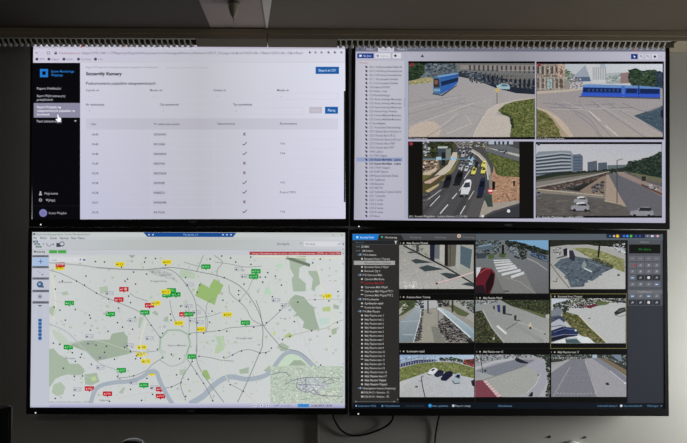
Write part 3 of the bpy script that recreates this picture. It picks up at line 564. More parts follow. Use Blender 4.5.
V.line([(124, 262), (240, 240), (330, 220), (372, 210)], 3, (166, 158, 148)); V.line([(124, 268), (240, 247), (330, 225), (368, 213)], 3, (60, 44, 42)); V.poly([(250, 268), (300, 250), (340, 232), (330, 256), (290, 278), (258, 276)], (40, 42, 40)); V.poly([(270, 276), (345, 228), (362, 222), (356, 290), (300, 286)], (140, 120, 104)); V.speckle([(310, 262), (352, 240), (354, 284), (312, 282)], 40, 7, [(30, 32, 38), (60, 62, 70), (96, 96, 100)], 33)
V.poly([(362, 222), (372, 220), (400, 262), (432, 330), (400, 324), (356, 312)], (162, 142, 124)); V.poly([(370, 222), (396, 212), (440, 226), (560, 300), (560, 365), (440, 345), (412, 300)], (98, 98, 106)); V.poly([(396, 210), (420, 212), (500, 246), (560, 266), (560, 300), (480, 256), (404, 222)], (146, 128, 118)); V.poly([(480, 250), (560, 288), (560, 296), (482, 258)], (96, 62, 52)); V.poly([(430, 210), (560, 234), (560, 250), (500, 240)], (106, 104, 76))
V.poly([(120, 270), (240, 276), (356, 290), (356, 302), (240, 290), (120, 282)], (134, 124, 110)); V.poly([(118, 284), (240, 290), (410, 322), (440, 345), (440, 366), (118, 366)], (92, 88, 84)); V.line([(130, 270), (350, 292)], 2.6, (184, 172, 150)); V.line([(355, 308), (412, 322)], 3, (170, 156, 130))
V.speckle([(120, 292), (400, 326), (400, 360), (120, 360)], 60, 18, [(88, 84, 80), (98, 93, 88), (84, 80, 78)], 34, 0.25)
V.line([(398, 170), (398, 318)], 3, (64, 68, 74)); V.line([(398, 172), (418, 167)], 3, (120, 124, 130)); V.rect(482, 226, 496, 242, (40, 44, 46))
def car2(x, y, w, h, c):
    V.poly([(x - w / 2, y + h * .3), (x - w * .46, y - h * .05), (x - w * .2, y - h * .15), (x - w * .08, y - h * .5), (x + w * .3, y - h * .5), (x + w * .48, y - h * .05), (x + w / 2, y + h * .35), (x + w * .3, y + h * .5), (x - w * .35, y + h * .5)], c)
    V.poly([(x - w * .15, y - h * .08), (x - w * .05, y - h * .4), (x + w * .28, y - h * .4), (x + w * .38, y - h * .05)], (36, 38, 46)); V.disc(x - w * .3, y + h * .45, h * .18, (26, 26, 30)); V.disc(x + w * .3, y + h * .48, h * .18, (26, 26, 30))
car2(274, 306, 48, 24, (150, 150, 158)); V.poly([(262, 296), (280, 294), (288, 299), (262, 301)], (206, 206, 212)); V.poly([(240, 338), (306, 340), (306, 346), (246, 346)], (40, 38, 38)); car2(272, 328, 64, 30, (144, 142, 152)); V.poly([(256, 316), (282, 313), (292, 318), (262, 321)], (206, 204, 210)); V.poly([(440, 356), (524, 358), (520, 364), (446, 364)], (40, 40, 42)); car2(482, 346, 82, 32, (140, 140, 148)); V.poly([(474, 332), (512, 333), (518, 342), (476, 340)], (40, 42, 50)); car2(128, 285, 26, 14, (110, 110, 118))
V.speckle([(500, 250), (552, 268), (550, 276), (500, 262)], 14, 7, [(180, 180, 186), (70, 74, 90), (150, 150, 160)], 35)
V.clip = (535.6, 142, 662, 217.8); V.zoom(0, 0, 1); V.disc(538.5, 144.2, 1.6, (40, 70, 84)); V.mtext('(41)', 536.8, 217, 1.9, (200, 200, 200), 540); V.mtext('Rondo Mogilskie - Lubicz (0000)', 542, 217, 1.9, (200, 200, 200), 583)

# ================= BOTTOM LEFT: city map
BLm = Monitor('lower left monitor showing a pale city map with coloured tags',
              [(32.1, 231.8), (345.4, 232.9), (344.6, 407.7), (30.5, 407.7)], [(28.3, 227.6), (349, 228.2), (347.8, 414.4), (26.6, 414.1)],
              (36, 413.1 - 0.6), (191.5, 410.8), (190, 193, 205))
L = BLm.layer('title_bar', label='title line, menus and tool icons of the map program')
L.rect(32, 232, 345.3, 237, [(196, 202, 202), (190, 195, 193), (196, 201, 200), (196, 202, 202)]); L.rect(33, 233.2, 35.4, 235, (90, 92, 100)); L.mtext('System informacji geograficznej - Centrum Sterowania Ruchem', 36.5, 234.3, 1.8, (96, 98, 106), 90)
L.poly([(143.4, 232.4), (236.4, 232.8), (233, 237), (147.5, 236.8)], (22, 76, 146)); L.mtext('TM-BUD-17', 183, 234.8, 1.8, (150, 185, 225), 198)
for x in (149, 153, 223, 227, 231): L.rect(x - .8, 234, x + .8, 235.4, (180, 205, 235))
for x in (332.5, 341): L.mtext('×', x, 235.2, 2, (100, 100, 112), x + 1.8)
L.bands([32, 120, 190, 260, 345.3], 237, 240, [(204, 207, 214), (190, 195, 194), (184, 189, 186), (192, 196, 196), (206, 208, 214)], [(204, 207, 214), (190, 195, 194), (184, 189, 186), (192, 196, 196), (206, 208, 214)])
for t, x, x1 in (('Plik', 33.6, 37), ('Widok', 39.8, 47), ('Zasób', 50, 57), ('Operacje', 59.6, 68.6), ('Okno', 70.6, 76.4), ('Pomoc', 78, 85)): L.mtext(t, x, 238, 2.2, (60, 62, 74), x1, .012)
L.bands([32, 120, 190, 260, 345.3], 239.8, 249.7, [(196, 199, 208), (184, 189, 189), (179, 184, 181), (186, 191, 191), (198, 200, 208)], [(196, 199, 208), (184, 189, 189), (180, 185, 183), (187, 192, 193), (200, 202, 210)]); L.rect(32, 249.6, 345.3, 255.2, (194, 197, 202)); L.rect(32, 249.6, 345.3, 249.9, (168, 171, 178))
for k in range(3): L.rect(33 + k * 1.4, 240.6 + k * 2.6, 38 + k * 1.8, 242.6 + k * 2.6, (76 + 10 * k, 104 + 12 * k, 112)); L.mtext('aa', 34 + k * 1.4, 241.6 + k * 2.6, 1, WH, 37 + k * 1.8)
L.disc(43.6, 244, 0.6, INK); L.line([(46.4, 243), (47.5, 245.6), (50, 246.4), (51.5, 244)], 0.7, (120, 122, 132)); L.disc(53.2, 244.4, 0.8, INK); L.rect(56.4, 243, 60.6, 247, (70, 70, 86)); L.disc(62, 244, 2.7, (104, 104, 116)); L.disc(62, 244, 1.8, (196, 198, 206)); L.rect(57.4, 245.4, 63, 246.4, (60, 60, 76))
L.mtext('Szczegóły', 277, 243.8, 2.1, (96, 98, 110), 289.6, .008); L.disc(301.2, 243.4, 1, GREY); L.disc(301.2, 243.4, .6, (207, 209, 217)); L.rect(304, 241.4, 341, 246.4, (212, 214, 220)); L.mtext('Szukaj', 305.6, 243.9, 2, (110, 112, 126), 315); L.line([(338, 245), (340.6, 242.8)], .6, GREY); L.disc(343.3, 244, 0.8, (80, 84, 150))
L.mtext('Monitoring', 34, 251.6, 2.2, (52, 54, 64), 45, .012)
for x in (49, 58): L.rect(x, 250.1, x + 8.4, 253.4, (88, 172, 88)); L.mtext('AKTYWNY', x + 1.2, 251.8, 1.4, (40, 90, 44), x + 7.4)
L.rect(249.6, 251.6, 341, 254.9, (166, 52, 60)); L.mtext('Uwaga: Odświeżenie mapy w trakcie - brak połączenia z serwerem - ZDMK, tel. 12 616 7000', 252, 253.3, 1.8, (236, 190, 190), 340); L.disc(343, 249, .5, (60, 60, 80)); L.disc(343, 253.4, .5, (60, 60, 80))
MB = BLm.layer('city_map', base=0.0003, clip=(49.4, 255.2, 343.6, 403.2), label='pale street map with river and green parks')
L = MB; L.bands([49.4, 130, 200, 270, 343.8], 255, 403.4, [(204, 208, 207), (198, 203, 200), (196, 201, 197), (202, 207, 203), (208, 212, 212)], [(204, 208, 210), (202, 206, 207), (201, 206, 205), (205, 209, 209), (206, 210, 211)])
PK = (165, 181, 162); PK2 = (174, 188, 170); BR_ = (150, 182, 114); RD = (132, 136, 138); DKP = (158, 174, 154)
def zp(ox, oy, k, pts): return [(ox + a / k, oy + b / k) for a, b in pts]
R = random.Random(8)
for _ in range(420):
    x, y = R.uniform(50, 342), R.uniform(257, 400); w, h = R.uniform(.7, 3.4), R.uniform(.7, 3.0)
    L.poly([(x, y), (x + w, y + R.uniform(-.6, .6)), (x + w * R.uniform(.6, 1), y + h), (x + R.uniform(-.4, .4), y + h * .8)], R.choice([(190, 199, 186), (180, 192, 174), (192, 200, 192), (176, 190, 166), (186, 192, 194), (170, 178, 172)]))
for p, c in ((zp(260, 285, 6.81, [(205, 95), (240, 65), (300, 80), (330, 120), (365, 150), (380, 220), (405, 300), (350, 310), (290, 290), (300, 250), (260, 210), (225, 215), (250, 190), (210, 150), (195, 120)]), DKP),
             (zp(260, 225, 6.33, [(185, 205), (290, 195), (290, 250), (250, 270), (245, 330), (290, 370), (290, 420), (210, 420), (200, 340), (215, 320), (190, 270)]), PK),
             (zp(260, 225, 6.33, [(305, 290), (360, 290), (380, 340), (385, 370), (355, 390), (345, 420), (325, 410), (335, 340), (310, 310)]), PK),
             (zp(260, 225, 6.33, [(95, 255), (130, 240), (155, 255), (120, 280)]), (186, 210, 190)), (zp(260, 225, 6.33, [(30, 400), (60, 390), (75, 430), (65, 443), (30, 440)]), (184, 210, 186)),
             (zp(260, 285, 6.81, [(400, 220), (475, 225), (470, 260), (410, 275)]), (190, 212, 202)), (zp(260, 285, 6.81, [(425, 150), (480, 145), (480, 180), (425, 178)]), (180, 198, 140)), (zp(260, 285, 6.81, [(500, 130), (540, 140), (535, 165), (500, 160)]), PK),
             (zp(260, 285, 6.81, [(485, 300), (525, 290), (520, 330), (490, 340)]), PK), (zp(260, 285, 6.81, [(160, 350), (200, 320), (230, 345), (200, 365)]), (176, 196, 140)), (zp(260, 285, 6.81, [(120, 410), (150, 390), (200, 420), (180, 450), (140, 450)]), PK), (zp(260, 285, 6.81, [(90, 310), (110, 320), (105, 345), (85, 340)]), (190, 208, 160)),
             ([(67, 344), (83.6, 340), (110, 339.4), (112, 334), (123, 332), (128, 336.5), (128, 348), (134, 352), (128, 354), (97, 361), (88, 352)], DKP),
             (zp(25, 340, 5.54, [(130, 50), (160, 45), (190, 80), (230, 100), (250, 130), (300, 130), (330, 160), (325, 190), (280, 195), (240, 190), (200, 200), (170, 215), (140, 260), (130, 260)]), PK),
             (zp(25, 340, 5.54, [(160, 245), (200, 230), (225, 260), (215, 300), (180, 310), (150, 290)]), PK2), (zp(25, 340, 5.54, [(330, 190), (400, 180), (415, 230), (370, 250), (335, 245)]), PK), (zp(25, 340, 5.54, [(370, 205), (395, 200), (395, 225), (370, 225)]), (184, 208, 140)),
             (zp(25, 280, 6.81, [(180, 330), (260, 370), (320, 440), (250, 440), (200, 380)]), (190, 202, 188)), (zp(25, 280, 6.81, [(165, 190), (200, 170), (215, 200), (205, 250), (170, 230)]), PK2), (zp(25, 280, 6.81, [(250, 85), (290, 75), (300, 100), (260, 105)]), PK2),
             (zp(180, 285, 6.81, [(240, 350), (300, 345), (310, 430), (270, 430)]), (178, 200, 172)), (zp(180, 345, 6.33, [(150, 155), (175, 160), (195, 210), (175, 222), (140, 190)]), BR_), (zp(180, 345, 6.33, [(375, 155), (438, 138), (435, 178), (380, 182)]), PK), (zp(180, 345, 6.33, [(230, 0), (290, 0), (280, 25), (240, 55), (220, 50)]), (180, 200, 168)),
             (zp(180, 225, 6.33, [(0, 285), (40, 285), (100, 305), (95, 340), (0, 330)]), (178, 196, 174)), (zp(180, 345, 6.33, [(0, 155), (40, 150), (30, 190), (0, 190)]), PK2), (zp(180, 345, 6.33, [(530, 160), (570, 125), (570, 165), (545, 170)]), PK),
             (zp(260, 345, 6.33, [(60, 130), (100, 100), (150, 60), (200, 50), (260, 70), (320, 125), (180, 135)]), (196, 214, 192)), (zp(260, 345, 6.33, [(180, 130), (215, 95), (260, 95), (300, 130)]), DKP),
             (zp(95, 285, 6.81, [(390, 190), (410, 172), (435, 195), (425, 210)]), PK), (zp(95, 285, 6.81, [(470, 225), (500, 210), (500, 245), (475, 250)]), PK), (zp(95, 285, 6.81, [(120, 330), (200, 315), (225, 400), (120, 420)]), DKP), (zp(95, 285, 6.81, [(300, 220), (335, 215), (310, 290), (295, 290)]), PK2), (zp(95, 285, 6.81, [(30, 15), (90, 5), (90, 50), (40, 60)]), PK2), (zp(95, 225, 6.33, [(215, 190), (260, 190), (235, 210)]), (150, 160, 150)), (zp(95, 345, 6.33, [(150, 300), (180, 265), (195, 270), (175, 310)]), PK2)): L.poly(p, c)
L.poly([(195.2, 295.7), (200.2, 282.5), (218.7, 292.7), (214.8, 305)], BR_); L.poly([(209.3, 286.9), (214.3, 278.6), (223.6, 285), (219.5, 294.8)], BR_)
L.line([(287, 257.6), (310, 265.4)], 3.2, (112, 122, 106)); L.disc(287.4, 257.7, 1.6, (112, 122, 106))
RV = (164, 174, 184)
L.line(catmull([(91, 403, 0), (95, 391, 0), (101, 385.5, 0), (114, 382.4, 0), (130, 381, 0), (142, 377, 0), (150, 371.4, 0), (156.6, 372, 0), (159, 378, 0), (162, 385, 0), (169, 398, 0), (173, 404, 0)], 6) and [(p.x, p.y) for p in catmull([(91, 403, 0), (95, 391, 0), (101, 385.5, 0), (114, 382.4, 0), (130, 381, 0), (142, 377, 0), (150, 371.4, 0), (156.6, 372, 0), (159, 378, 0), (162, 385, 0), (169, 398, 0), (173, 404, 0)], 6)], 4.2, RV)
L.line(cr([(190, 404), (203.7, 395.6), (213, 386), (222.7, 379), (232, 376.6), (246, 379), (259, 377.4), (270, 372.6), (276, 364), (284, 354.5), (291.6, 352), (301, 355), (310.5, 364), (314, 368)]), 6.0, RV, 3.2)
for p, w, c in (([(49, 262.6), (62, 263.6), (85, 265.6), (97, 267.5), (120, 269), (150, 270)], 1.6, (172, 176, 176)), ([(97, 267.5), (120, 269), (145, 269.6), (160, 268.2), (172, 270.5), (181, 278), (190, 290), (196, 304), (197, 330), (197, 352)], 0.8, RD), ([(148, 269.6), (172, 267.5), (200, 272), (222, 277), (240, 286), (252, 300), (260, 315), (263, 330), (262.4, 345)], 0.9, RD),
                ([(49, 270), (60, 273), (77, 281), (97, 293), (110, 299), (140, 312), (152, 326), (160, 337)], 0.8, (140, 145, 145)), ([(256, 300), (260, 311), (263.7, 325.4), (276, 341), (283.5, 348), (300, 352), (314, 364), (320, 372)], 0.8, RD), ([(190.5, 333), (219.6, 330.5), (231, 327.6), (262, 325.4), (267, 323), (279, 312), (287, 303)], .7, RD), ([(229, 285), (231, 294), (245, 307), (252, 319), (262, 325)], .7, RD),
                ([(282, 339), (289, 336), (311, 330.5), (326, 328), (336, 322), (344, 319.5)], .8, (178, 178, 160)), ([(330.5, 298), (332, 322), (330, 336), (329, 350)], 1, (218, 216, 180)), ([(287, 301), (300, 300), (344, 299)], .7, (180, 182, 170)), ([(263, 345), (249.5, 376.6), (243, 391), (237.6, 402)], 1.1, (146, 148, 152)), ([(196.6, 345), (197.4, 362), (205, 376.6), (213, 387.7), (224, 402)], 1, (146, 148, 152)), ([(184, 354.5), (191, 364), (203.7, 383), (213, 400)], .7, RD),
                ([(199, 356), (211, 357.6), (221, 360), (234, 361)], .7, RD), ([(224, 359), (233, 354.5), (241.6, 350.5), (251, 349.7), (260.6, 352.6), (270, 351.3)], .7, RD), ([(224, 359), (224, 370), (228, 380)], .8, (206, 212, 190)), ([(192.6, 361), (181, 382), (186, 400)], .8, RD), ([(182, 382), (172, 386.5), (165, 388)], .7, RD), ([(163, 350), (144, 352), (131, 351)], .6, RD), ([(163, 357.6), (153, 364), (147, 370), (133, 376), (117, 378)], .7, RD), ([(48.4, 323), (67.4, 332), (83.6, 348), (99.7, 363), (117, 370), (119, 376)], 1.3, (178, 184, 188)),
                ([(203.7, 255), (196.6, 272)], .7, RD), ([(214, 255), (222.6, 262), (218, 269), (217, 277)], .7, RD), ([(170, 300), (172, 312), (176, 322)], .6, RD), ([(130, 293), (136, 297), (148, 301)], .6, RD), ([(255, 256), (320, 258), (344, 257)], .9, (222, 220, 190)), ([(318, 265), (321, 285), (326, 300)], .9, (222, 218, 190)), ([(219, 330), (224, 345), (226, 360)], .7, (206, 206, 180)), ([(243, 391), (236, 387), (230, 384)], .6, RD), ([(243, 391), (255, 402)], .6, (196, 190, 170)), ([(52, 275), (56, 300), (54, 320)], 1, (222, 220, 196)), ([(146, 320), (141, 345), (148, 365)], .9, (222, 220, 190)),
                ([(197, 304), (205, 312), (208, 322), (206, 333)], .5, RD), ([(186, 300), (190, 314), (189, 334)], .5, RD), ([(196, 318), (210, 316), (222, 312)], .5, RD), ([(206, 333), (207, 305), (215, 298)], .6, RD), ([(246, 262), (236, 268), (232, 276)], .5, (196, 196, 188)), ([(215, 262), (230, 264), (246, 267), (262, 266)], .6, RD), ([(254, 276), (248, 290), (240, 300)], .5, RD), ([(184, 262), (198, 266), (204, 266)], .6, RD), ([(70, 344), (95, 340), (128, 350), (141, 354)], .6, (196, 198, 190)), ([(89, 388), (100, 394), (110, 398)], .5, (190, 190, 186)), ([(118, 398), (144, 393), (160, 392)], .5, (196, 190, 180)), ([(52, 300), (70, 304), (84, 312)], .4, (184, 188, 188)), ([(96, 300), (118, 310), (124, 330)], .4, (184, 188, 188)), ([(215, 345), (250, 342), (262, 340)], .4, (186, 190, 190)), ([(290, 300), (305, 340), (316, 364)], .5, (190, 192, 188)), ([(270, 280), (262, 300), (246, 307)], .4, (184, 188, 188)), ([(160, 360), (172, 366), (184, 362)], .5, RD), ([(62, 380), (84, 376), (100, 380)], .4, (190, 192, 190))): L.line(cr(p), w * .88, c)
L.poly([(147, 270), (152, 273.5), (158, 276), (172, 279), (179, 283), (172, 273.5), (160, 269)], (176, 182, 180)); L.speckle([(150, 270.5), (160, 270), (172, 275), (176, 280), (158, 275)], 60, 1.1, [(140, 146, 146), (196, 200, 200)], 40)
L.line([(160, 349), (160.6, 339), (168, 330), (180, 330), (188, 334), (190.4, 343), (186.6, 355), (184, 362)], 2.6, (180, 198, 182)); L.line([(160, 349), (160.6, 339), (168, 330), (180, 330), (188, 334), (190.4, 343), (186.6, 355)], .6, (140, 150, 145)); L.line([(160, 349), (164, 358)], 2, (180, 198, 182))
for t, x, x1, y in (('Stare Miasto', 168, 187, 345.2), ('Krowodrza', 151, 167, 281), ('Bronowice', 59, 72.5, 282), ('Grzegórzki', 236, 252, 338), ('Zwierzyniec', 66, 76, 358), ('Dębniki', 100, 109, 400)): L.mtext(t, x, y, 1.8, (124, 128, 132), x1, .014)
L.rect(270.6, 366, 344, 403.4, (182, 196, 180)); L.speckle([(271, 366.5), (343, 366.5), (343, 403), (271, 403)], 1500, 1.1, [(178, 192, 176), (186, 198, 183), (190, 200, 192), (172, 187, 171), (190, 193, 180)], 41)
L.speckle([(296, 378), (320, 376), (330, 385), (320, 393), (298, 392)], 260, 1.1, [(196, 199, 204), (182, 184, 198), (158, 160, 184), (202, 204, 206)], 42); L.speckle([(300, 396), (343, 390), (343, 403), (290, 403)], 150, 1.1, [(200, 200, 188), (190, 196, 186)], 43)
for p in ([(285, 384), (297, 379), (312, 377), (340, 378)], [(298, 379), (297, 387), (306, 392), (314, 390), (322, 395), (343, 396)], [(310, 392), (318, 394.5), (326, 395)], [(272, 374), (284, 372), (290, 376)], [(322, 383), (331, 379), (334, 382), (326, 384)], [(306, 378), (306, 392)], [(298, 384), (320, 385)]): L.line(cr(p), .6, (112, 108, 126))
DOTS = '''63 281 77 281 85 285 86.5 276 97 293 109 299 119 308 131 302.5 129 296 136 284 125.5 281 147 274 134 272 96 261.5 105 262 122 267 128 279 145 262 146 258 156 258.5 166 265 177 294 171.5 320 170.8 314 151.5 325 160.5 337 163 333 118 322.5 123 327 133 329 135.6 317 90 315 91 330 96.6 345 107 346 105 352 115 359 125 347 131 351 137 355.5 141 358 136 358.5 60.5 344 54 343 73 352.5 81 357 82.2 353.8 76 361 92 364 83 375.6 75 376 64 368 56 398 74.5 395 110 401 118 376 134 375.5 131 389 142 400 147.4 378 151.4 388 153 394 172 386.5 177 374.5 181.5 382 186 396 213 400.4 204 383 197 373.5 188.6 379 163 357.4 158 349 171.7 354 180 358.5 192.6 361 199.4 356 224 357 233 354.6 241.7 350.8 260 353 266 352.6 243.5 391 230.4 384.3 222 256 210.5 259 231 258 251 257 251.2 264.4 224.5 277.6 236 262 239 290.6 244.3 284 260.4 277 263 282 265.6 277 268 272.6 275.6 276 281.6 285 272.6 296.6 238.8 294.6 240 300.5 223.2 300 212.5 311 210 322 204 333 219.5 330.4 227 331 254 327 266.6 322.5 280 310 294.5 321.4 298 302 311.8 330.6 315 299.6 329 300.8 338 291.4 337.4 322.3 330 336 290 336 282.6 339.4 271.5 347.8 320.8 364.8 312.8 262.8 320.4 259 197.6 292 190 334 181 306 108.6 331 66 320 76 309.4 60.6 310 55 307 91 318 56 289 186 277.3 200 285'''.split()
for a, b in zip(DOTS[::2], DOTS[1::2]):
    if a.replace('.', '').isdigit(): L.disc(float(a), float(b), 0.85, (58, 62, 68), 8)
for x, y in ((190, 284.5), (110, 293), (133, 320), (150, 338), (90, 336), (91, 343), (130, 345), (103, 357), (101, 367), (78, 389), (134, 382), (155, 387), (189, 306), (197, 312), (193, 320), (200, 322), (239, 269), (245, 276), (276, 300), (285, 305)):
    L.frame(x - 4, y - 1.9, x + 4, y + 1.9, .4, (150, 148, 168)); L.disc(x - 2.3, y + .4, .9, (80, 80, 104)); L.mtext('S 01', x - .8, y, 1.3, (130, 126, 150), x + 3.2)
L.mtext('Leaflet | © OpenStreetMap contributors, ZDMK', 49.8, 401.4, 1.6, (120, 122, 126), 90)
L = BLm.layer('tool_panel', label='narrow tool column with blue slider')
L.rect(31, 254.6, 49.4, 407, (191, 194, 207))
for x0, y0, x1, y1, t in ((32.4, 254.6, 48.6, 257, 'Narzędzia'), (49.8, 254.6, 86, 257, 'Warstwy'), (32.4, 266.2, 48.8, 268, 'Zaznacz'), (32.5, 277.6, 49, 279.4, 'Widok'), (32.5, 290, 49, 292, 'Opcje'), (32.5, 301.4, 48.8, 303.4, 'Skala')):
    L.rect(x0, y0 - .2, x1, y1 + .2, (104, 106, 116)); xm = (x0 + x1) / 2; L.mtext(t, xm - 4, (y0 + y1) / 2, 1.3, (60, 62, 72), xm + 4)
L.rect(49.8, 257.2, 86, 262.2, (210, 213, 217)); L.mtext('wszystkie', 51.4, 260, 1.6, GREY, 57); L.rect(80, 258.6, 81, 260.4, (90, 92, 104)); L.rect(83, 258.8, 85.4, 260.8, (110, 112, 124))
L.rect(33, 257.6, 48.6, 266, (166, 190, 222)); L.line([(38.4, 261.5), (43, 261.5)], .6, (80, 90, 110)); L.line([(40.7, 259.2), (40.7, 263.8)], .6, (80, 90, 110)); L.line([(37.6, 271), (41, 273.4)], .5, (150, 152, 166)); L.disc(42.6, 274.6, .8, GREY)
L.disc(40, 284.4, 3.2, (66, 92, 128), 16); L.disc(39.6, 284, 1.3, (150, 176, 206), 10); L.rect(41, 286, 44, 287.6, (70, 90, 120)); L.disc(40, 296.5, 2.5, (164, 166, 178), 14); L.disc(40, 296.5, 1, (96, 98, 112), 8)
L.rect(38.4, 305, 41.6, 306.4, (96, 98, 112)); L.frame(38.6, 307.4, 41.4, 317.6, .4, (182, 182, 198))
for k in range(6): L.rect(38.3, 318.8 + k * 3.6, 41.8, 321.4 + k * 3.6, (34, 96, 160)); L.rect(38.7, 321.4 + k * 3.6, 41.4, 322.4 + k * 3.6, (120, 150, 190))
L = BLm.layer('status_bar', label='lavender status line with clock')
L.rect(30.6, 403.4, 345, 408, [(196, 196, 216), (150, 152, 186)])
for x in (255, 261.6, 267.4): L.rect(x - 1.2, 404.4, x + 1.2, 406.6, (226, 226, 236)); L.disc(x, 405.5, .7, (70, 72, 96))
L.line([(274, 406), (278, 405.4), (279, 404.4)], .6, (100, 100, 130)); L.mtext('polski', 281, 405.6, 1.3, (110, 110, 140), 291); L.rect(297.6, 403.8, 309.2, 407.2, (62, 142, 212)); L.mtext('2D-3D', 300, 405.5, 1.5, (20, 60, 120), 307); L.mtext('13.06.2023 12:30', 311, 405.5, 1.8, (40, 40, 64), 332, .02)
TAGC = {'r': (188, 24, 40), 'y': (222, 206, 44), 'g': (20, 150, 56)}
KN = {'r': 'red', 'y': 'yellow', 'g': 'green'}
TAGS = [('y', 60, 267.6, 0), ('r', 60.5, 264.6, 1), ('y', 120, 264.2, 0), ('y', 167, 262, 0), ('r', 124, 289.2, 1), ('r', 119, 299.5, 1), ('r', 149.6, 305.2, 1), ('y', 156, 303, 0), ('r', 184, 314.3, 1), ('g', 189, 314, 2), ('g', 69.5, 303, 2), ('g', 110.5, 314, 2), ('g', 145, 312.4, 2),
        ('g', 171.5, 290.4, 2), ('g', 167, 295, 2), ('g', 176, 294.4, 2), ('y', 166, 291.6, 0), ('y', 179, 323, 0), ('y', 201, 329, 0), ('y', 227.5, 314.6, 0), ('y', 327, 296, 0), ('y', 142, 347.2, 0), ('y', 141, 354, 0), ('y', 146, 361.2, 0), ('y', 151.6, 373, 0),
        ('g', 68.5, 347, 2), ('g', 121.5, 370.2, 2), ('g', 144, 385, 2), ('g', 192.2, 356.4, 2), ('g', 206, 266.6, 2), ('g', 256, 271.2, 2), ('g', 253.8, 276.4, 2), ('g', 245.5, 322.6, 2), ('r', 89.6, 388.4, 1), ('r', 107.6, 393.6, 1), ('r', 160.7, 389, 1), ('r', 160.6, 396, 1)]
for k, (c, x, y, _) in enumerate(TAGS):
    T_ = BLm.layer('map_tag', base=0.0016 + k * 6e-6, label=KN[c] + ' map tag'); T_.STEP = 2e-6
    T_.poly([(x - 4.7, y - 1.8), (x - 4.3, y - 2.3), (x + 4.3, y - 2.3), (x + 4.7, y - 1.8), (x + 4.7, y + 1.8), (x + 4.3, y + 2.3), (x - 4.3, y + 2.3), (x - 4.7, y + 1.8)], TAGC[c]); T_.poly([(x - 1, y + 2.3), (x + 1, y + 2.3), (x, y + 3.6)], TAGC[c])
    tc = {'y': (84, 80, 20), 'r': (236, 190, 190), 'g': (150, 220, 160)}[c]
    T_.disc(x - 2.8, y + .3, .8, tc, 6); T_.mtext('%d' % (101 + k * 7), x - 1.4, y, 1.7, tc, x + 3.2)

# ================= BOTTOM RIGHT: dark viewer with nine views
BRm = Monitor('lower right monitor showing a dark viewer with nine small camera views',
              [(352.3, 233.8), (663.4, 233.8), (664, 408.6), (352.6, 408.6)], [(349.2, 229.8), (667.4, 229.8), (668.2, 415.8), (349.4, 415.8)],
              (358.3, 413.6), None, (26, 26, 27))
L = BRm.layer('tab_bar', label='tab row with one blue tab')
L.rect(352.4, 233.8, 663.6, 240.2, (84, 92, 100)); L.rect(378, 234.4, 476, 240.2, (72, 74, 76)); L.poly([(352.6, 234.2), (379, 234.2), (377, 239.8), (352.6, 239.8)], (24, 122, 206)); L.disc(357.3, 237.2, 1.2, (210, 235, 250), 5); L.mtext('Security Desk', 360, 237.3, 1.9, (200, 228, 250), 374, .01)
L.poly([(379.4, 234.6), (401, 234.6), (404, 240), (377.6, 240)], (44, 42, 40)); L.disc(382, 237, 1, (60, 170, 150)); L.mtext('Monitoring', 385, 237.4, 1.8, (200, 200, 196), 397)
for x in (410, 435, 463): L.mtext('Monitoring', x, 237.3, 1.7, (130, 132, 132), x + 11)
L.disc(459, 236, 1.9, (214, 196, 190)); L.rect(458.2, 235.2, 459.8, 236.8, (180, 70, 60))
L.rect(606.4, 233.9, 661, 238, (34, 38, 60))
for x, c, r in ((610, (60, 120, 150), 1), (614, (206, 180, 180), 1.1), (617.5, (226, 196, 40), 1.6), (624, (40, 110, 210), 1.3), (627.4, (60, 140, 230), 1.3), (631, (70, 180, 80), 1.4), (636, (50, 90, 180), 1), (640, (50, 90, 180), 1), (647, (150, 150, 162), 1.2), (652, (206, 206, 212), 1.3), (657.6, (216, 170, 170), 1.3)): L.disc(x, 236.1, r, c)
L.rect(645, 234.6, 661, 237.6, (96, 98, 112)); L.mtext('?', 646.6, 236.1, 1.6, (210, 210, 220), 648); L.rect(651, 235.2, 653.4, 237, (214, 214, 220)); L.disc(657.6, 236.1, 1.2, (224, 176, 170))
L = BRm.layer('camera_tree', label='dark list of camera names')
L.rect(352.6, 240.2, 399, 403, (46, 45, 44)); L.rect(352.6, 240.4, 396.6, 244.3, (36, 38, 42)); L.mtext('Wyszukaj', 355, 242.3, 1.6, (84, 100, 116), 363.6); L.poly([(394.6, 240.8), (397.2, 240.8), (396.2, 242.6), (396.2, 244), (395.4, 244)], (190, 190, 188)); L.rect(352.6, 244.4, 398.6, 244.7, (78, 78, 76))
rows = [('ZDMiK', 361, 369.4, 0), ('UM Kraków', 362, 373.2, 0), ('P+R Kurdwanów', 362.8, 376.4, 1), ('Bronowice Nowe 1 Tramwaj', 364.6, 389.6, 2), ('Bronowice Nowe 2 Przejazd', 364.6, 390.4, 9), ('Bronowice Nowe 3 Wjazd', 364.6, 388.4, 2), ('Bronowice Tyły 4', 364.6, 380, 2), ('P+R Czerwone Maki', 362.8, 382, 1), ('Czerwone Maki Brama', 364.6, 384.2, 2), ('Czerwone Maki PTZ', 364.4, 384, 5), ('Czerwone Maki Wjazd', 364.8, 387.4, 2), ('Czerwone Maki Wyjazd PTZ 1', 364.6, 393, 3), ('Czerwone Maki Wyjazd PTZ 2', 364.6, 393, 3), ('P+R Kurdwanów', 362.8, 379, 1), ('Kurdwanów wjazd', 364.8, 383, 4), ('Kurdwanów brama', 364.8, 381, 3), ('P+R Mały Płaszów', 362.8, 380, 1)]
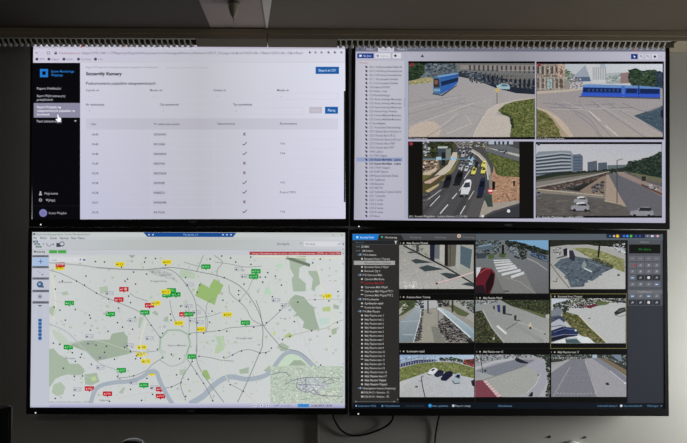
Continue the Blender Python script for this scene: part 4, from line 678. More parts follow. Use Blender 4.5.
rows += [('Mały Płaszów tram %d' % k, 364.8, 383.6 if k < 10 else 384.6, 3 if k == 12 else 2) for k in range(1, 15)] + [('Mały Płaszów tram 16', 364.8, 386.8, 2), ('Mały Płaszów tram 17', 364.8, 386.8, 4), ('Mały Płaszów Wyjazd', 364.8, 386, 4), ('Mały Płaszów Wyjazd', 364.8, 387, 4), ('Nieprzypisane kamery Rejestracji', 362.8, 395.4, 1), ('13.06.04.12 - Kamera - 01', 363.2, 389, 2), ('13.06.04.14 - Kamera - 02', 363.2, 389, 2)]
y = 246.7
for k, (t, x, x1, kd) in enumerate(rows):
    yy = 246.7 + k * 4.045 if k < 35 else 388.2 + (k - 35) * 4.15
    c = (176, 176, 174)
    if kd == 9: L.rect(353.8, yy - 2.1, 395, yy + 2, (160, 160, 158)); c = (60, 60, 60)
    if kd == 5: c = (160, 40, 46)
    if kd in (0, 1): L.poly([(356.6 + kd * 1.4, yy - .6), (356.6 + kd * 1.4, yy + .6), (357.5 + kd * 1.4, yy)], (160, 160, 170)); L.rect(358.6, yy - .6, 359.6, yy + .5, (84, 140, 150)) if kd == 0 else L.rect(359.5, yy - 1.2, 361.2, yy + .8, (124, 150, 184))
    elif kd in (3, 5): L.rect(360.8, yy - 1.2, 363.2, yy - .4, c)
    elif kd != 9: L.disc(362, yy, 1, (196, 196, 192), 6)
    L.mtext(t, x, yy, 2.0, c, x1, .02 if kd == 4 else .008)
L.rect(355.6, 401.3, 396, 401.7, (100, 100, 102)); L.disc(355.8, 401.5, .8, (120, 120, 122)); L.disc(394, 401.5, .8, (120, 120, 122)); L.rect(397.2, 398.6, 398.2, 400, (120, 120, 122)); L.rect(398.8, 240.2, 399.2, 403, (28, 28, 28))
L = BRm.layer('status_bar', label='dark blue status line')
L.rect(352.5, 403, 663.8, 408.6, (16, 22, 31)); BLU = (96, 140, 176)
for t, x, x1, c in (('Liczba kamer 24/25', 358.4, 376, BLU), ('Wyszukiwanie', 384.6, 400, BLU), ('Brak alarmów 0/0', 406, 424, (60, 66, 76)), ('Stan systemu', 432.4, 448, (110, 150, 180)), ('Raport usługi', 455.4, 470.4, (160, 170, 180)), ('Aktualizacja', 498, 512, BLU), ('Liczba zadań aktywnych', 597.6, 617, BLU), ('Eksport zakończony OK', 624, 642, BLU), ('Wyloguj', 647, 658, BLU)): L.mtext(t, x, 405.8, 1.7, c, x1)
L.disc(356.2, 405.8, .8, (150, 180, 206)); L.rect(381.6, 405, 383.2, 406.8, BLU); L.disc(430, 405.6, 1.7, (54, 150, 220), 12); L.rect(452.2, 404.6, 454.4, 406.8, (200, 205, 210)); L.disc(621.2, 405.8, 1.3, (210, 215, 220)); L.mtext('×', 660.6, 405.8, 1.6, (160, 180, 200), 662.2)
L = BRm.layer('control_panel', label='grey panel of camera control buttons')
L.rect(627.6, 240.2, 663.4, 403, [(52, 55, 63), (46, 49, 57)]); L.rect(627.8, 240.2, 662.4, 305.6, (80, 83, 90)); L.mtext('Kamera', 640.6, 241.9, 1.6, (150, 152, 158), 648.6)
L.rect(629, 244.4, 660.4, 253.4, (14, 17, 13)); L.mtext('No Space', 638.8, 249.2, 2.1, (40, 128, 52), 651); L.rect(627.8, 290, 662.4, 293.4, (104, 106, 112)); L.mtext('Predefiniowane', 638, 291.8, 1.6, (166, 168, 174), 652)
for r, yy in enumerate((258.6, 265.2, 271.4, 277.6, 284.2, 296, 302.4)):
    for k, x in enumerate((632.4, 640.4, 648.6, 656.6)):
        dk = (r == 3 and k > 0) or r == 6
        L.rect(x - 3.7, yy - 2.6, x + 3.7, yy + 2.5, (46, 48, 54) if dk else (100, 102, 109))
        ic = (150, 154, 162)
        if r == 0: L.line([(x - 1.6, yy), (x + 1.6, yy)], .6, (140, 142, 150))
        elif r == 1 and k == 0: L.disc(x + 2.6, yy, 1.1, (170, 40, 44)); L.rect(x - 2, yy - .6, x + .4, yy + .6, (120, 84, 84))
        elif (r, k) in ((3, 0), (4, 3), (5, 2), (5, 0)): L.rect(x - 2, yy - 1.2, x + 2, yy + 1.3, (74, 104, 140)); L.rect(x - 1.4, yy - .4, x + 1.4, yy + .8, (180, 196, 214))
        elif (r, k) in ((3, 2), (6, 2)): L.disc(x, yy, 1.5, (206, 206, 208))
        else: L.poly([(x - 1.5, yy + 1), (x - .3, yy - 1.2), (x + 1.6, yy - .6), (x + .7, yy + 1)], ic if (r + k) % 2 else (140, 142, 150))

TITLE = (176, 176, 170)
def view(x0, y0, x1, y1, frame, title, tx1, label, border=None):
    V = BRm.layer('camera_view', base=0.0006, clip=frame, label=label)
    V.rect(*frame, (12, 11, 11))
    if border: V.frame(*frame, .5, border)
    ty = frame[1] + 2.9; V.disc(frame[0] + 4.4, ty, .9, TITLE, 5); V.rect(frame[0] + .8, ty - .9, frame[0] + 1.5, ty + .9, (140, 110, 80)); V.mtext(title, frame[0] + 7.6, ty, 1.9, TITLE, tx1, .016)
    V.clip = (x0, y0, x1, y1); return V
GAP = (58, 57, 50)
# row 1
V = view(399.2, 244.9, 473.6, 288.9, (399.2, 238.8 + 1.4, 474.4, 293.6), 'Mały Płaszów Wyjazd', 427.6, 'view of a paved lane with a red and white barrier'); V.zoom(395, 232, 7.035)
V.rect(20, 80, 560, 410, [(150, 150, 142), (150, 150, 142), (176, 176, 170), (176, 172, 168)]); V.speckle([(28, 100), (450, 300), (450, 400), (28, 400)], 160, 12, [(162, 160, 154), (170, 168, 164), (154, 152, 146), (180, 176, 172)], 50, .4)
V.poly([(60, 90), (560, 90), (560, 350), (360, 250), (160, 150)], (160, 160, 150)); V.speckle([(70, 92), (180, 92), (240, 180), (170, 150)], 50, 10, [(120, 124, 110), (180, 180, 172), (90, 96, 86)], 51)
V.line([(60, 96), (180, 158), (360, 250), (556, 366)], 11, (44, 46, 50))
V.poly([(245, 86), (280, 86), (278, 212), (245, 196)], (36, 36, 58)); V.poly([(280, 86), (315, 86), (312, 190), (280, 186)], (100, 110, 112)); V.poly([(315, 86), (345, 86), (350, 230), (315, 205)], (176, 174, 166)); V.poly([(350, 86), (372, 86), (372, 244), (348, 236)], (32, 28, 26)); V.poly([(372, 86), (432, 86), (430, 238), (372, 246)], (98, 96, 84)); V.line([(390, 90), (386, 240)], 6, (70, 66, 56)); V.poly([(432, 86), (460, 86), (455, 275), (425, 240)], (166, 170, 162))
V.poly([(460, 92), (545, 122), (530, 262), (458, 222)], (78, 100, 112)); V.line([(460, 92), (545, 122), (530, 262)], 6, (150, 156, 150)); V.poly([(455, 225), (530, 262), (545, 350), (460, 290)], (158, 160, 150)); V.rect(148, 90, 168, 140, (70, 74, 64))
for p in ([(112, 200), (150, 188), (270, 215), (145, 222)], [(165, 250), (225, 232), (345, 262), (210, 278)], [(315, 292), (360, 286), (450, 300), (460, 315), (380, 330)], [(462, 368), (510, 354), (556, 360), (556, 386)], [(82, 144), (110, 136), (150, 146), (112, 150)]): V.poly(p, (58, 70, 74))
V.line([(290, 362), (420, 325), (556, 282)], 10, (206, 186, 184)); V.line([(300, 366), (556, 288)], 3, (190, 120, 120)); V.disc(294, 362, 8, (60, 50, 50)); V.speckle([(60, 350), (150, 350), (160, 395), (70, 395)], 40, 9, [(206, 206, 204), (190, 188, 186)], 52)
V = view(475.7, 240.2, 548.6, 293.4, (475.6, 240.2, 549.8, 294.6), 'Czerwone Maki Wjazd', 504, 'view of a zebra crossing beside a red umbrella'); V.zoom(470, 232, 7.035)
V.rect(30, 50, 560, 440, [(110, 116, 118), (112, 118, 124), (104, 104, 106), (110, 110, 108)])
V.poly([(240, 55), (550, 55), (550, 130), (450, 100), (340, 72)], (110, 164, 204)); V.speckle([(240, 60), (330, 68), (450, 100), (550, 135), (550, 165), (400, 120), (260, 100)], 180, 14, [(30, 38, 30), (44, 54, 40), (24, 30, 28)], 53); V.poly([(410, 120), (540, 170), (548, 215), (430, 170)], (46, 62, 84)); V.speckle([(415, 130), (540, 180), (540, 205), (430, 165)], 30, 10, [(70, 110, 150), (30, 36, 48), (120, 130, 140)], 54)
V.speckle([(40, 60), (220, 60), (200, 150), (40, 190)], 110, 16, [(40, 50, 50), (60, 84, 98), (56, 64, 70), (104, 118, 124), (34, 40, 40), (62, 76, 56)], 55); V.poly([(44, 150), (120, 150), (110, 185), (44, 186)], (60, 66, 78)); V.poly([(60, 96), (150, 80), (160, 120), (70, 130)], (84, 100, 116)); V.poly([(60, 96), (150, 80), (150, 92), (60, 106)], (120, 146, 170)); V.poly([(125, 165), (165, 150), (170, 185), (130, 190)], (70, 96, 50)); V.poly([(205, 150), (260, 150), (240, 182), (205, 175)], (70, 92, 46)); V.rect(222, 90, 240, 155, (28, 32, 26)); V.speckle([(330, 100), (400, 130), (390, 190), (360, 190)], 50, 13, [(34, 42, 34), (50, 60, 44)], 56)
V.speckle([(240, 105), (330, 110), (350, 180), (290, 150)], 40, 10, [(130, 140, 150), (90, 100, 110), (60, 66, 80)], 57); V.line([(310, 170), (350, 185)], 14, (48, 52, 60)); V.line([(400, 185), (470, 215), (545, 270)], 6, (160, 160, 158))
V.poly([(165, 195), (285, 200), (350, 262), (390, 290), (460, 440), (250, 440), (180, 300)], (124, 124, 122))
for k, (a, b, c, d) in enumerate(((165, 200, 280, 196), (168, 216, 290, 208), (176, 234, 300, 222), (184, 256, 318, 236), (196, 276, 330, 250), (222, 300, 355, 268), (288, 318, 380, 286))): V.line([(a, b), (c, d)], 8 + k * 1.9, (198, 202, 204))
V.line([(250, 320), (350, 350), (460, 430)], 5, (150, 148, 144)); V.poly([(40, 300), (60, 265), (100, 250), (150, 256), (176, 290), (170, 360), (140, 440), (40, 440)], (104, 16, 34)); V.poly([(110, 360), (150, 280), (172, 300), (160, 380), (130, 430), (110, 430)], (36, 14, 20)); V.poly([(44, 250), (76, 246), (70, 275), (44, 320)], (196, 200, 206)); V.line([(70, 290), (110, 260), (150, 258)], 6, (170, 60, 76)); V.poly([(40, 375), (100, 375), (110, 440), (40, 440)], (40, 24, 34)); V.rect(235, 412, 275, 420, (60, 60, 60))
V = view(550.3, 241, 625.3, 289, (550.2, 240.2, 626.6, 293.4), 'Bronowice Nowe 4 Wjazd', 580, 'view of a lane under a large tree shadow'); V.zoom(545, 232, 7.035)
V.rect(30, 50, 570, 405, [(150, 152, 150), (176, 178, 180), (186, 188, 184), (170, 170, 164)]); V.poly([(35, 60), (570, 60), (570, 110), (420, 100), (160, 90), (35, 105)], (40, 42, 34)); V.speckle([(200, 60), (565, 60), (565, 110), (400, 96)], 140, 14, [(24, 28, 20), (48, 54, 34), (34, 38, 28)], 58); V.speckle([(480, 80), (560, 80), (560, 160), (500, 150)], 36, 14, [(180, 184, 190), (40, 44, 46), (110, 116, 118), (210, 214, 216)], 59)
V.poly([(160, 92), (300, 88), (480, 120), (560, 160), (560, 195), (400, 140), (200, 108)], (166, 164, 160)); V.poly([(190, 112), (300, 112), (400, 135), (560, 195), (560, 285), (470, 250), (330, 190)], (128, 132, 70)); V.speckle([(200, 115), (390, 138), (556, 200), (556, 278), (400, 215), (300, 170)], 110, 15, [(142, 144, 86), (112, 118, 58), (150, 146, 92)], 60)
V.poly([(60, 235), (110, 190), (210, 170), (330, 190), (420, 215), (480, 255), (400, 290), (370, 320), (330, 345), (290, 335), (270, 385), (180, 390), (150, 310), (100, 265)], (84, 98, 110)); V.speckle([(70, 235), (210, 175), (410, 215), (470, 255), (330, 335), (270, 380), (185, 385), (110, 262)], 120, 20, [(76, 90, 102), (92, 106, 118), (70, 84, 98)], 61); V.speckle([(340, 178), (480, 225), (470, 255), (330, 200)], 50, 12, [(58, 60, 44), (74, 76, 60)], 62)
V.poly([(128, 120), (155, 112), (165, 170), (130, 165)], (34, 34, 36)); V.poly([(168, 130), (195, 128), (212, 170), (208, 206), (172, 192)], (48, 46, 62)); V.rect(156, 124, 168, 176, (190, 194, 200)); V.line([(80, 185), (150, 165)], 8, (70, 72, 76)); V.speckle([(60, 110), (110, 110), (110, 160), (60, 150)], 24, 12, [(190, 192, 196), (120, 110, 100), (84, 80, 76)], 63); V.line([(382, 96), (374, 180)], 13, (30, 30, 24))
V.poly([(258, 225), (280, 200), (292, 235), (275, 260), (258, 250)], (130, 144, 148)); V.line([(275, 255), (330, 280)], 9, (196, 204, 206)); V.line([(300, 210), (400, 240)], 4, (120, 134, 142)); V.line([(35, 220), (100, 310), (170, 395)], 8, (126, 118, 108)); V.line([(55, 345), (80, 350), (85, 320)], 6, (110, 96, 84)); V.disc(516, 303, 10, (52, 54, 58), 8, 7)
# row 2
V = view(399.2, 300.3, 474, 342.7, (399.2, 294.2, 474.4, 348.2), 'Bronowice Nowe 1 Tramwaj', 430, 'view of bicycles under two glass roofs'); V.zoom(395, 290, 7.635)
V.rect(25, 70, 610, 410, (150, 146, 136)); V.poly([(32, 76), (160, 76), (150, 130), (60, 190), (32, 200)], (74, 86, 50)); V.poly([(32, 150), (70, 100), (100, 110), (90, 140), (50, 170), (32, 190)], (178, 172, 156)); V.speckle([(32, 78), (150, 78), (140, 130), (60, 180)], 50, 13, [(58, 72, 40), (86, 98, 60), (46, 56, 36)], 64); V.poly([(170, 78), (330, 78), (330, 130), (220, 150), (150, 130)], (176, 178, 178)); V.speckle([(150, 78), (220, 78), (220, 110), (160, 120)], 24, 11, [(60, 66, 72), (110, 116, 120), (40, 44, 50)], 65)
V.poly([(410, 78), (604, 78), (604, 250), (520, 200), (430, 140)], (160, 158, 152)); V.poly([(410, 120), (440, 110), (570, 180), (540, 205), (480, 190)], (88, 98, 60)); V.poly([(520, 90), (604, 90), (604, 180), (560, 150)], (60, 68, 76)); V.speckle([(440, 80), (604, 80), (604, 170), (540, 130)], 60, 13, [(50, 56, 48), (120, 126, 124), (80, 90, 70), (170, 172, 170)], 66); V.rect(432, 80, 446, 170, (60, 50, 40)); V.speckle([(320, 80), (415, 80), (410, 130), (330, 125)], 40, 13, [(34, 36, 38), (58, 62, 60)], 67)
V.poly([(205, 160), (320, 150), (300, 290), (380, 300), (400, 410), (180, 410)], (154, 150, 136)); V.poly([(275, 275), (320, 280), (390, 400), (300, 400)], (124, 126, 116)); V.rect(245, 80, 258, 178, (80, 84, 90)); V.line([(250, 175), (280, 178)], 6, (96, 96, 92))
V.poly([(32, 250), (150, 138), (205, 140), (195, 210), (148, 395), (32, 400)], [(136, 152, 158), (150, 164, 170), (160, 172, 178), (140, 154, 162), (116, 132, 142), (120, 136, 144)]); V.line([(60, 340), (150, 342)], 3, (190, 208, 220)); V.line([(50, 240), (180, 235)], 3, (176, 196, 208)); V.line([(200, 150), (190, 220), (140, 400)], 5, (206, 216, 222)); V.speckle([(210, 130), (220, 140), (205, 250), (200, 385), (150, 390), (190, 240)], 90, 12, [(44, 42, 46), (70, 66, 68), (100, 94, 92), (30, 30, 34)], 68); V.rect(192, 115, 220, 140, (50, 58, 70))
V.poly([(320, 150), (350, 150), (420, 220), (360, 250), (322, 250)], (150, 148, 140)); V.speckle([(330, 240), (400, 180), (470, 250), (590, 385), (600, 395), (400, 395), (330, 290)], 320, 14, [(36, 36, 40), (60, 58, 60), (96, 92, 92), (120, 116, 112), (26, 26, 30)], 69); V.line([(330, 250), (330, 160)], 5, (90, 92, 92)); V.line([(370, 230), (370, 190)], 4, (90, 92, 92))
V.poly([(325, 135), (370, 140), (604, 296), (604, 380), (570, 360), (420, 220)], [(186, 200, 204), (168, 186, 192), (140, 162, 174), (130, 154, 168), (134, 158, 170), (150, 172, 180)]); V.line([(325, 138), (420, 222), (575, 362)], 8, (216, 226, 230)); V.line([(400, 160), (560, 280), (604, 330)], 3, (176, 206, 220)); V.poly([(530, 360), (604, 395), (604, 402), (560, 402)], (40, 40, 44))
V = view(475.3, 300, 549.2, 342.7, (475.6, 295, 549.8, 348.2), 'Mały Płaszów Wjazd', 502, 'view of an entry lane with dark green bushes'); V.zoom(470, 290, 7.635)
V.rect(30, 70, 610, 410, [(140, 146, 146), (150, 152, 150), (160, 162, 158), (144, 146, 142)]); V.speckle([(40, 76), (220, 76), (200, 100), (40, 115)], 50, 10, [(60, 66, 66), (170, 176, 180), (90, 96, 96)], 70)
V.poly([(230, 75), (610, 75), (610, 215), (560, 210), (440, 165), (300, 115)], (52, 58, 38)); V.speckle([(260, 76), (608, 76), (608, 205), (560, 200), (440, 155)], 260, 15, [(32, 38, 26), (58, 66, 40), (44, 52, 34), (76, 82, 50)], 71); V.poly([(300, 118), (440, 165), (560, 212), (600, 218), (570, 190), (440, 150)], (96, 100, 60)); V.poly([(575, 190), (610, 180), (610, 220), (580, 215)], (170, 172, 170))
V.poly([(40, 165), (90, 155), (140, 240), (200, 330), (260, 402), (40, 402)], (54, 60, 36)); V.speckle([(40, 165), (85, 158), (140, 245), (200, 335), (250, 400), (40, 400)], 220, 16, [(36, 42, 26), (62, 66, 40), (48, 54, 34), (84, 76, 52), (90, 94, 60)], 72); V.line([(95, 150), (170, 290), (260, 400)], 10, (172, 172, 166))
V.line([(200, 165), (330, 240), (420, 260), (600, 340)], 5, (176, 178, 172)); V.line([(120, 130), (240, 200), (560, 396)], 30, (146, 148, 146)); V.line([(205, 272), (278, 334)], 15, (214, 216, 212)); V.line([(275, 302), (365, 243)], 5, (80, 80, 76)); V.poly([(205, 115), (228, 112), (232, 172), (210, 165)], (48, 54, 110)); V.poly([(248, 118), (272, 118), (272, 188), (248, 182)], (34, 40, 44)); V.poly([(176, 120), (188, 118), (190, 150), (176, 146)], (60, 62, 60)); V.line([(272, 182), (320, 190)], 10, (74, 78, 80)); V.poly([(335, 195), (355, 190), (352, 232), (338, 234)], (40, 50, 52)); V.line([(352, 232), (385, 232)], 7, (80, 84, 84)); V.poly([(445, 265), (460, 240), (478, 290), (450, 296)], (190, 180, 150)); V.disc(460, 290, 10, (70, 56, 48)); V.disc(572, 335, 9, (100, 92, 86), 8, 7); V.disc(180, 370, 10, (176, 180, 140), 6); V.disc(182, 294, 10, (150, 156, 160), 6)
V = view(551.2, 298.4, 625.6, 343.2, (550.3, 293.6, 626.8, 348.6), 'Bronowice Nowe 2 Przejazd', 582, 'view of parked cars on a verge, framed in yellow', (132, 122, 50)); V.zoom(545, 290, 7.14)
V.rect(36, 55, 580, 385, (182, 184, 184)); V.poly([(40, 62), (180, 62), (150, 100), (42, 120)], (186, 196, 206)); V.speckle([(150, 62), (575, 62), (575, 90), (470, 90), (350, 120), (180, 130)], 170, 13, [(56, 62, 44), (90, 96, 70), (40, 46, 36), (130, 130, 120)], 73); V.speckle([(170, 105), (360, 95), (370, 110), (310, 130), (180, 125)], 50, 11, [(120, 30, 44), (60, 66, 86), (190, 192, 196), (40, 44, 56)], 74); V.poly([(300, 122), (350, 98), (372, 104), (325, 132)], (104, 28, 44)); V.poly([(360, 80), (470, 85), (440, 105), (380, 112)], (92, 104, 56)); V.line([(470, 72), (575, 88)], 10, (40, 44, 50))
V.poly([(130, 150), (240, 180), (310, 260), (440, 378), (340, 378), (220, 300), (120, 190)], (96, 98, 46)); V.speckle([(130, 150), (240, 185), (320, 275), (425, 375), (330, 375), (200, 270), (120, 180)], 220, 15, [(84, 90, 38), (116, 108, 56), (70, 82, 36), (134, 122, 72), (54, 64, 32)], 75); V.line([(240, 180), (320, 262), (440, 376)], 7, (206, 200, 176)); V.speckle([(60, 100), (160, 75), (170, 140), (130, 160), (60, 140)], 70, 14, [(34, 42, 30), (56, 66, 44), (44, 52, 40)], 76)
for p, c in (([(42, 150), (90, 118), (130, 150), (110, 180), (42, 190)], (120, 126, 140)), ([(42, 190), (110, 180), (150, 215), (120, 250), (42, 260)], (70, 80, 104)), ([(42, 235), (100, 205), (140, 235), (100, 265), (42, 275)], (170, 176, 186)), ([(42, 290), (120, 262), (200, 268), (238, 300), (228, 330), (120, 340), (42, 360)], (34, 48, 92)), ([(42, 340), (150, 310), (220, 322), (150, 340), (42, 372)], (24, 30, 50)), ([(55, 378), (140, 345), (240, 325), (310, 338), (355, 378)], (214, 218, 220)), ([(140, 345), (225, 340), (260, 378), (150, 378)], (66, 92, 100)), ([(60, 290), (130, 268), (190, 275), (90, 310)], (24, 34, 66)), ([(492, 160), (530, 130), (570, 122), (575, 150), (520, 176), (498, 176)], (44, 48, 44)), ([(515, 150), (560, 132), (570, 140), (530, 160)], (80, 88, 84))): V.poly(p, c)
V.line([(60, 205), (110, 195), (140, 225)], 5, (40, 46, 62)); V.line([(44, 262), (110, 252), (150, 262)], 6, (90, 100, 130)); V.line([(60, 300), (140, 276), (210, 282)], 5, (90, 110, 160)); V.line([(44, 336), (130, 318), (225, 318)], 5, (120, 130, 160)); V.line([(140, 350), (225, 345), (255, 374)], 5, (180, 190, 196)); V.disc(218, 288, 8, (200, 206, 216)); V.line([(500, 180), (530, 190), (575, 178)], 4, (100, 90, 96)); V.disc(316, 202, 11, (120, 116, 110), 8, 5); V.line([(500, 180), (575, 150)], 4, (60, 60, 60))
# row 3
V = view(399.7, 354.8, 474.1, 397, (399.2, 347.8 + .6, 474.4, 402.6), 'Kurdwanów wjazd', 424.4, 'view of four parked cars on a grass edge'); V.zoom(395, 345, 7.39)
V.rect(30, 66, 590, 390, (186, 188, 190)); V.poly([(30, 70), (590, 70), (590, 150), (350, 120), (30, 160)], [(130, 166, 204), (170, 196, 222), (180, 190, 200), (190, 196, 200), (160, 176, 196)]); V.speckle([(40, 90), (320, 78), (330, 120), (40, 160)], 60, 12, [(176, 196, 214), (110, 130, 160), (150, 176, 200)], 77)
V.poly([(36, 138), (160, 110), (300, 106), (300, 122), (170, 135), (36, 165)], (60, 66, 100));
for k in range(14): V.line([(40 + k * 19, 160 - k * 2.6), (40 + k * 19, 136 - k * 2.2)], 3, (176, 186, 200))
for x in (122, 175, 212, 296): V.line([(x, 74), (x, 130)], 4, (120, 130, 146))
V.speckle([(330, 95), (420, 88), (500, 110), (500, 128), (330, 112)], 90, 11, [(40, 58, 38), (60, 80, 50), (30, 44, 32)], 78); V.poly([(510, 110), (590, 104), (590, 165), (500, 140)], (122, 50, 46)); V.speckle([(500, 110), (590, 100), (590, 165), (510, 140)], 30, 12, [(90, 36, 36), (50, 44, 40), (150, 70, 60)], 79); V.speckle([(330, 108), (500, 120), (500, 135), (330, 125)], 40, 8, [(180, 180, 180), (120, 100, 110), (90, 96, 110)], 80)
V.poly([(36, 170), (180, 135), (310, 124), (450, 130), (590, 170), (590, 250), (500, 240), (430, 215), (330, 190), (230, 205), (36, 272)], (106, 118, 52)); V.speckle([(40, 170), (310, 126), (590, 172), (590, 245), (430, 210), (330, 185), (40, 265)], 260, 15, [(92, 106, 42), (124, 132, 66), (112, 120, 54), (140, 138, 84)], 81)
V.poly([(36, 272), (230, 203), (330, 190), (430, 212), (590, 248), (590, 390), (36, 390)], [(190, 192, 190), (180, 184, 186), (176, 182, 186), (176, 180, 186), (186, 188, 194), (180, 184, 192), (176, 176, 176)])
for p, c, d in (([(238, 210), (262, 178), (290, 166), (314, 176), (318, 195), (270, 220), (250, 220)], (216, 218, 220), [(262, 186), (285, 174), (298, 178), (278, 192)]), ([(290, 215), (315, 185), (345, 182), (362, 200), (355, 225), (320, 236), (296, 230)], (40, 46, 66), [(312, 198), (340, 188), (350, 196), (325, 208)]), ([(338, 245), (370, 200), (405, 190), (428, 200), (425, 225), (380, 262), (345, 260)], (30, 30, 58), [(368, 212), (400, 196), (412, 206), (385, 222)]), ([(422, 262), (445, 218), (465, 205), (485, 210), (492, 250), (480, 280), (440, 284)], (160, 178, 190), [(442, 235), (462, 216), (482, 222), (475, 248)])): V.poly(p, c); V.poly(d, (30, 36, 50)); V.line([p[0], p[-1], p[-2]], 6, (40, 40, 46))
V.poly([(560, 265), (590, 250), (590, 310), (570, 300)], (36, 40, 50)); V.line([(195, 232), (200, 290), (222, 386)], 7, (54, 56, 60)); V.disc(158, 308, 12, (100, 92, 84), 8, 8); V.disc(187, 265, 9, (150, 150, 150)); V.disc(205, 230, 6, (120, 120, 120)); V.disc(236, 244, 10, (160, 162, 166), 8, 5)
V = view(474.9, 354.6, 549.8, 397, (475.6, 348.8, 549.8, 402.6), 'Mały Płaszów tram 15', 503, 'view of an empty pale yard with a red patch'); V.zoom(470, 345, 7.39)
V.rect(30, 66, 600, 390, (152, 154, 160)); V.speckle([(40, 70), (590, 70), (590, 90), (400, 88), (40, 130)], 130, 11, [(70, 74, 80), (130, 136, 142), (180, 186, 190), (50, 56, 52)], 82); V.speckle([(440, 70), (590, 70), (590, 120), (540, 100)], 60, 12, [(32, 40, 34), (56, 64, 54)], 83)
V.poly([(40, 160), (180, 115), (340, 92), (330, 108), (180, 135), (40, 185)], (176, 178, 184)); V.poly([(40, 190), (340, 105), (480, 110), (370, 170), (180, 228), (40, 190)], (120, 126, 138)); V.poly([(90, 262), (420, 150), (510, 100), (545, 110), (590, 190), (590, 380), (240, 380)], (172, 172, 176)); V.poly([(90, 262), (240, 215), (430, 150), (530, 170), (520, 220), (480, 300), (400, 370), (240, 380)], (160, 162, 156)); V.poly([(420, 150), (510, 96), (540, 110), (575, 185), (560, 300), (510, 380), (400, 375), (490, 290), (520, 225)], (158, 158, 170)); V.line([(515, 220), (490, 285), (420, 355)], 6, (186, 188, 186))
V.poly([(40, 250), (100, 205), (180, 230), (90, 262), (40, 275)], (156, 162, 160)); V.line([(90, 262), (240, 212), (420, 150)], 4, (110, 112, 116)); V.poly([(38, 262), (90, 258), (130, 300), (240, 385), (38, 385)], (128, 58, 74)); V.poly([(92, 258), (122, 264), (238, 380), (200, 384)], (196, 160, 160))
for k in range(7): V.line([(104 + k * 16, 276 + k * 17), (126 + k * 16, 268 + k * 17)], 5, (222, 206, 206))
V.poly([(328, 100), (350, 94), (372, 104), (430, 130), (428, 138), (370, 132), (338, 118)], (34, 36, 50)); V.line([(80, 110), (94, 205)], 6, (60, 64, 72)); V.disc(80, 104, 9, (60, 64, 66)); V.disc(112, 190, 9, (50, 54, 60)); V.speckle([(565, 130), (590, 120), (590, 380), (555, 380), (575, 290)], 80, 13, [(40, 52, 36), (60, 72, 50), (30, 38, 30)], 84); V.poly([(430, 380), (440, 362), (455, 346), (466, 352), (462, 380)], (36, 34, 36)); V.disc(505, 222, 7, (110, 106, 106)); V.speckle([(555, 100), (590, 100), (590, 160), (560, 150)], 24, 11, [(40, 48, 40), (60, 70, 60)], 85)
V = view(551.2, 354.6, 626.2, 396.8, (550.3, 349.2, 626.8, 402.6), 'Mały Płaszów tram 17', 579, 'view of a wide empty grey road with dotted line'); V.zoom(545, 345, 7.39)
V.rect(36, 66, 606, 390, (150, 150, 158)); V.poly([(40, 70), (606, 70), (606, 190), (380, 92), (40, 130)], (54, 58, 50)); V.speckle([(45, 72), (606, 72), (600, 150), (400, 90), (45, 110)], 130, 12, [(34, 40, 34), (70, 76, 66), (100, 108, 104), (130, 140, 150)], 86); V.rect(350, 72, 382, 96, (160, 186, 206)); V.poly([(490, 72), (560, 72), (570, 125), (520, 100)], (110, 130, 150))
V.poly([(390, 92), (450, 100), (602, 185), (602, 230), (480, 150)], (120, 104, 80)); V.poly([(340, 95), (400, 98), (520, 180), (602, 240), (602, 285), (480, 190)], (124, 128, 142)); V.poly([(45, 150), (165, 105), (190, 106), (45, 205)], (160, 160, 162)); V.poly([(45, 205), (190, 105), (290, 100), (330, 200), (385, 384), (45, 384)], (122, 123, 132)); V.poly([(290, 100), (345, 96), (480, 190), (602, 290), (602, 384), (385, 384), (330, 200)], (156, 154, 160))
V.line([(185, 160), (60, 378)], 5, (160, 160, 166)); V.line([(295, 115), (385, 384)], 5, (172, 170, 176)); V.line([(480, 190), (602, 288)], 5, (190, 190, 200))
for k in range(12): V.rect(86 + k * 25, 352 + (6 if 2 < k < 9 else 2), 97 + k * 25, 358 + (6 if 2 < k < 9 else 2), (164, 166, 172))
for yy in (225, 265): V.line([(100, yy), (330, yy)], 2, (134, 135, 144))
V.poly([(446, 282), (462, 276), (478, 288), (468, 298), (450, 294)], (54, 42, 46)); V.mtext('13-06-2023', 48, 95, 11, (190, 190, 190), 140); V.mtext('12:30:14', 152, 95, 11, (190, 190, 190), 238); V.disc(590, 280, 8, (206, 206, 214))

flush_texts()
for m in MONITORS:
    for l in m.layers: l.build()
    if m.logo:
        cu = bpy.data.curves.new('logo', 'FONT'); cu.body = 'NEC'; cu.offset = 0.02; cu.extrude = 0.01; to = bpy.data.objects.new('logo', cu); C.objects.link(to)
        bpy.context.view_layer.update(); dg = bpy.context.evaluated_depsgraph_get()
        me = bpy.data.meshes.new_from_object(to.evaluated_get(dg)); bpy.data.objects.remove(to); bpy.data.curves.remove(cu)
        xs = [v.co.x for v in me.vertices]; x0, x1 = min(xs), max(xs); l = m.loc(*m.logo); k = 0.028 / (x1 - x0)
        for v in me.vertices: v.co = Vector((l[0] + (v.co.x - (x0 + x1) / 2) * k, -0.00425 - v.co.z * k, l[1] + (v.co.y - 0.35) * k * 0.8))
        me.materials.clear(); link('brand_logo', me, M['logo'], m.root)

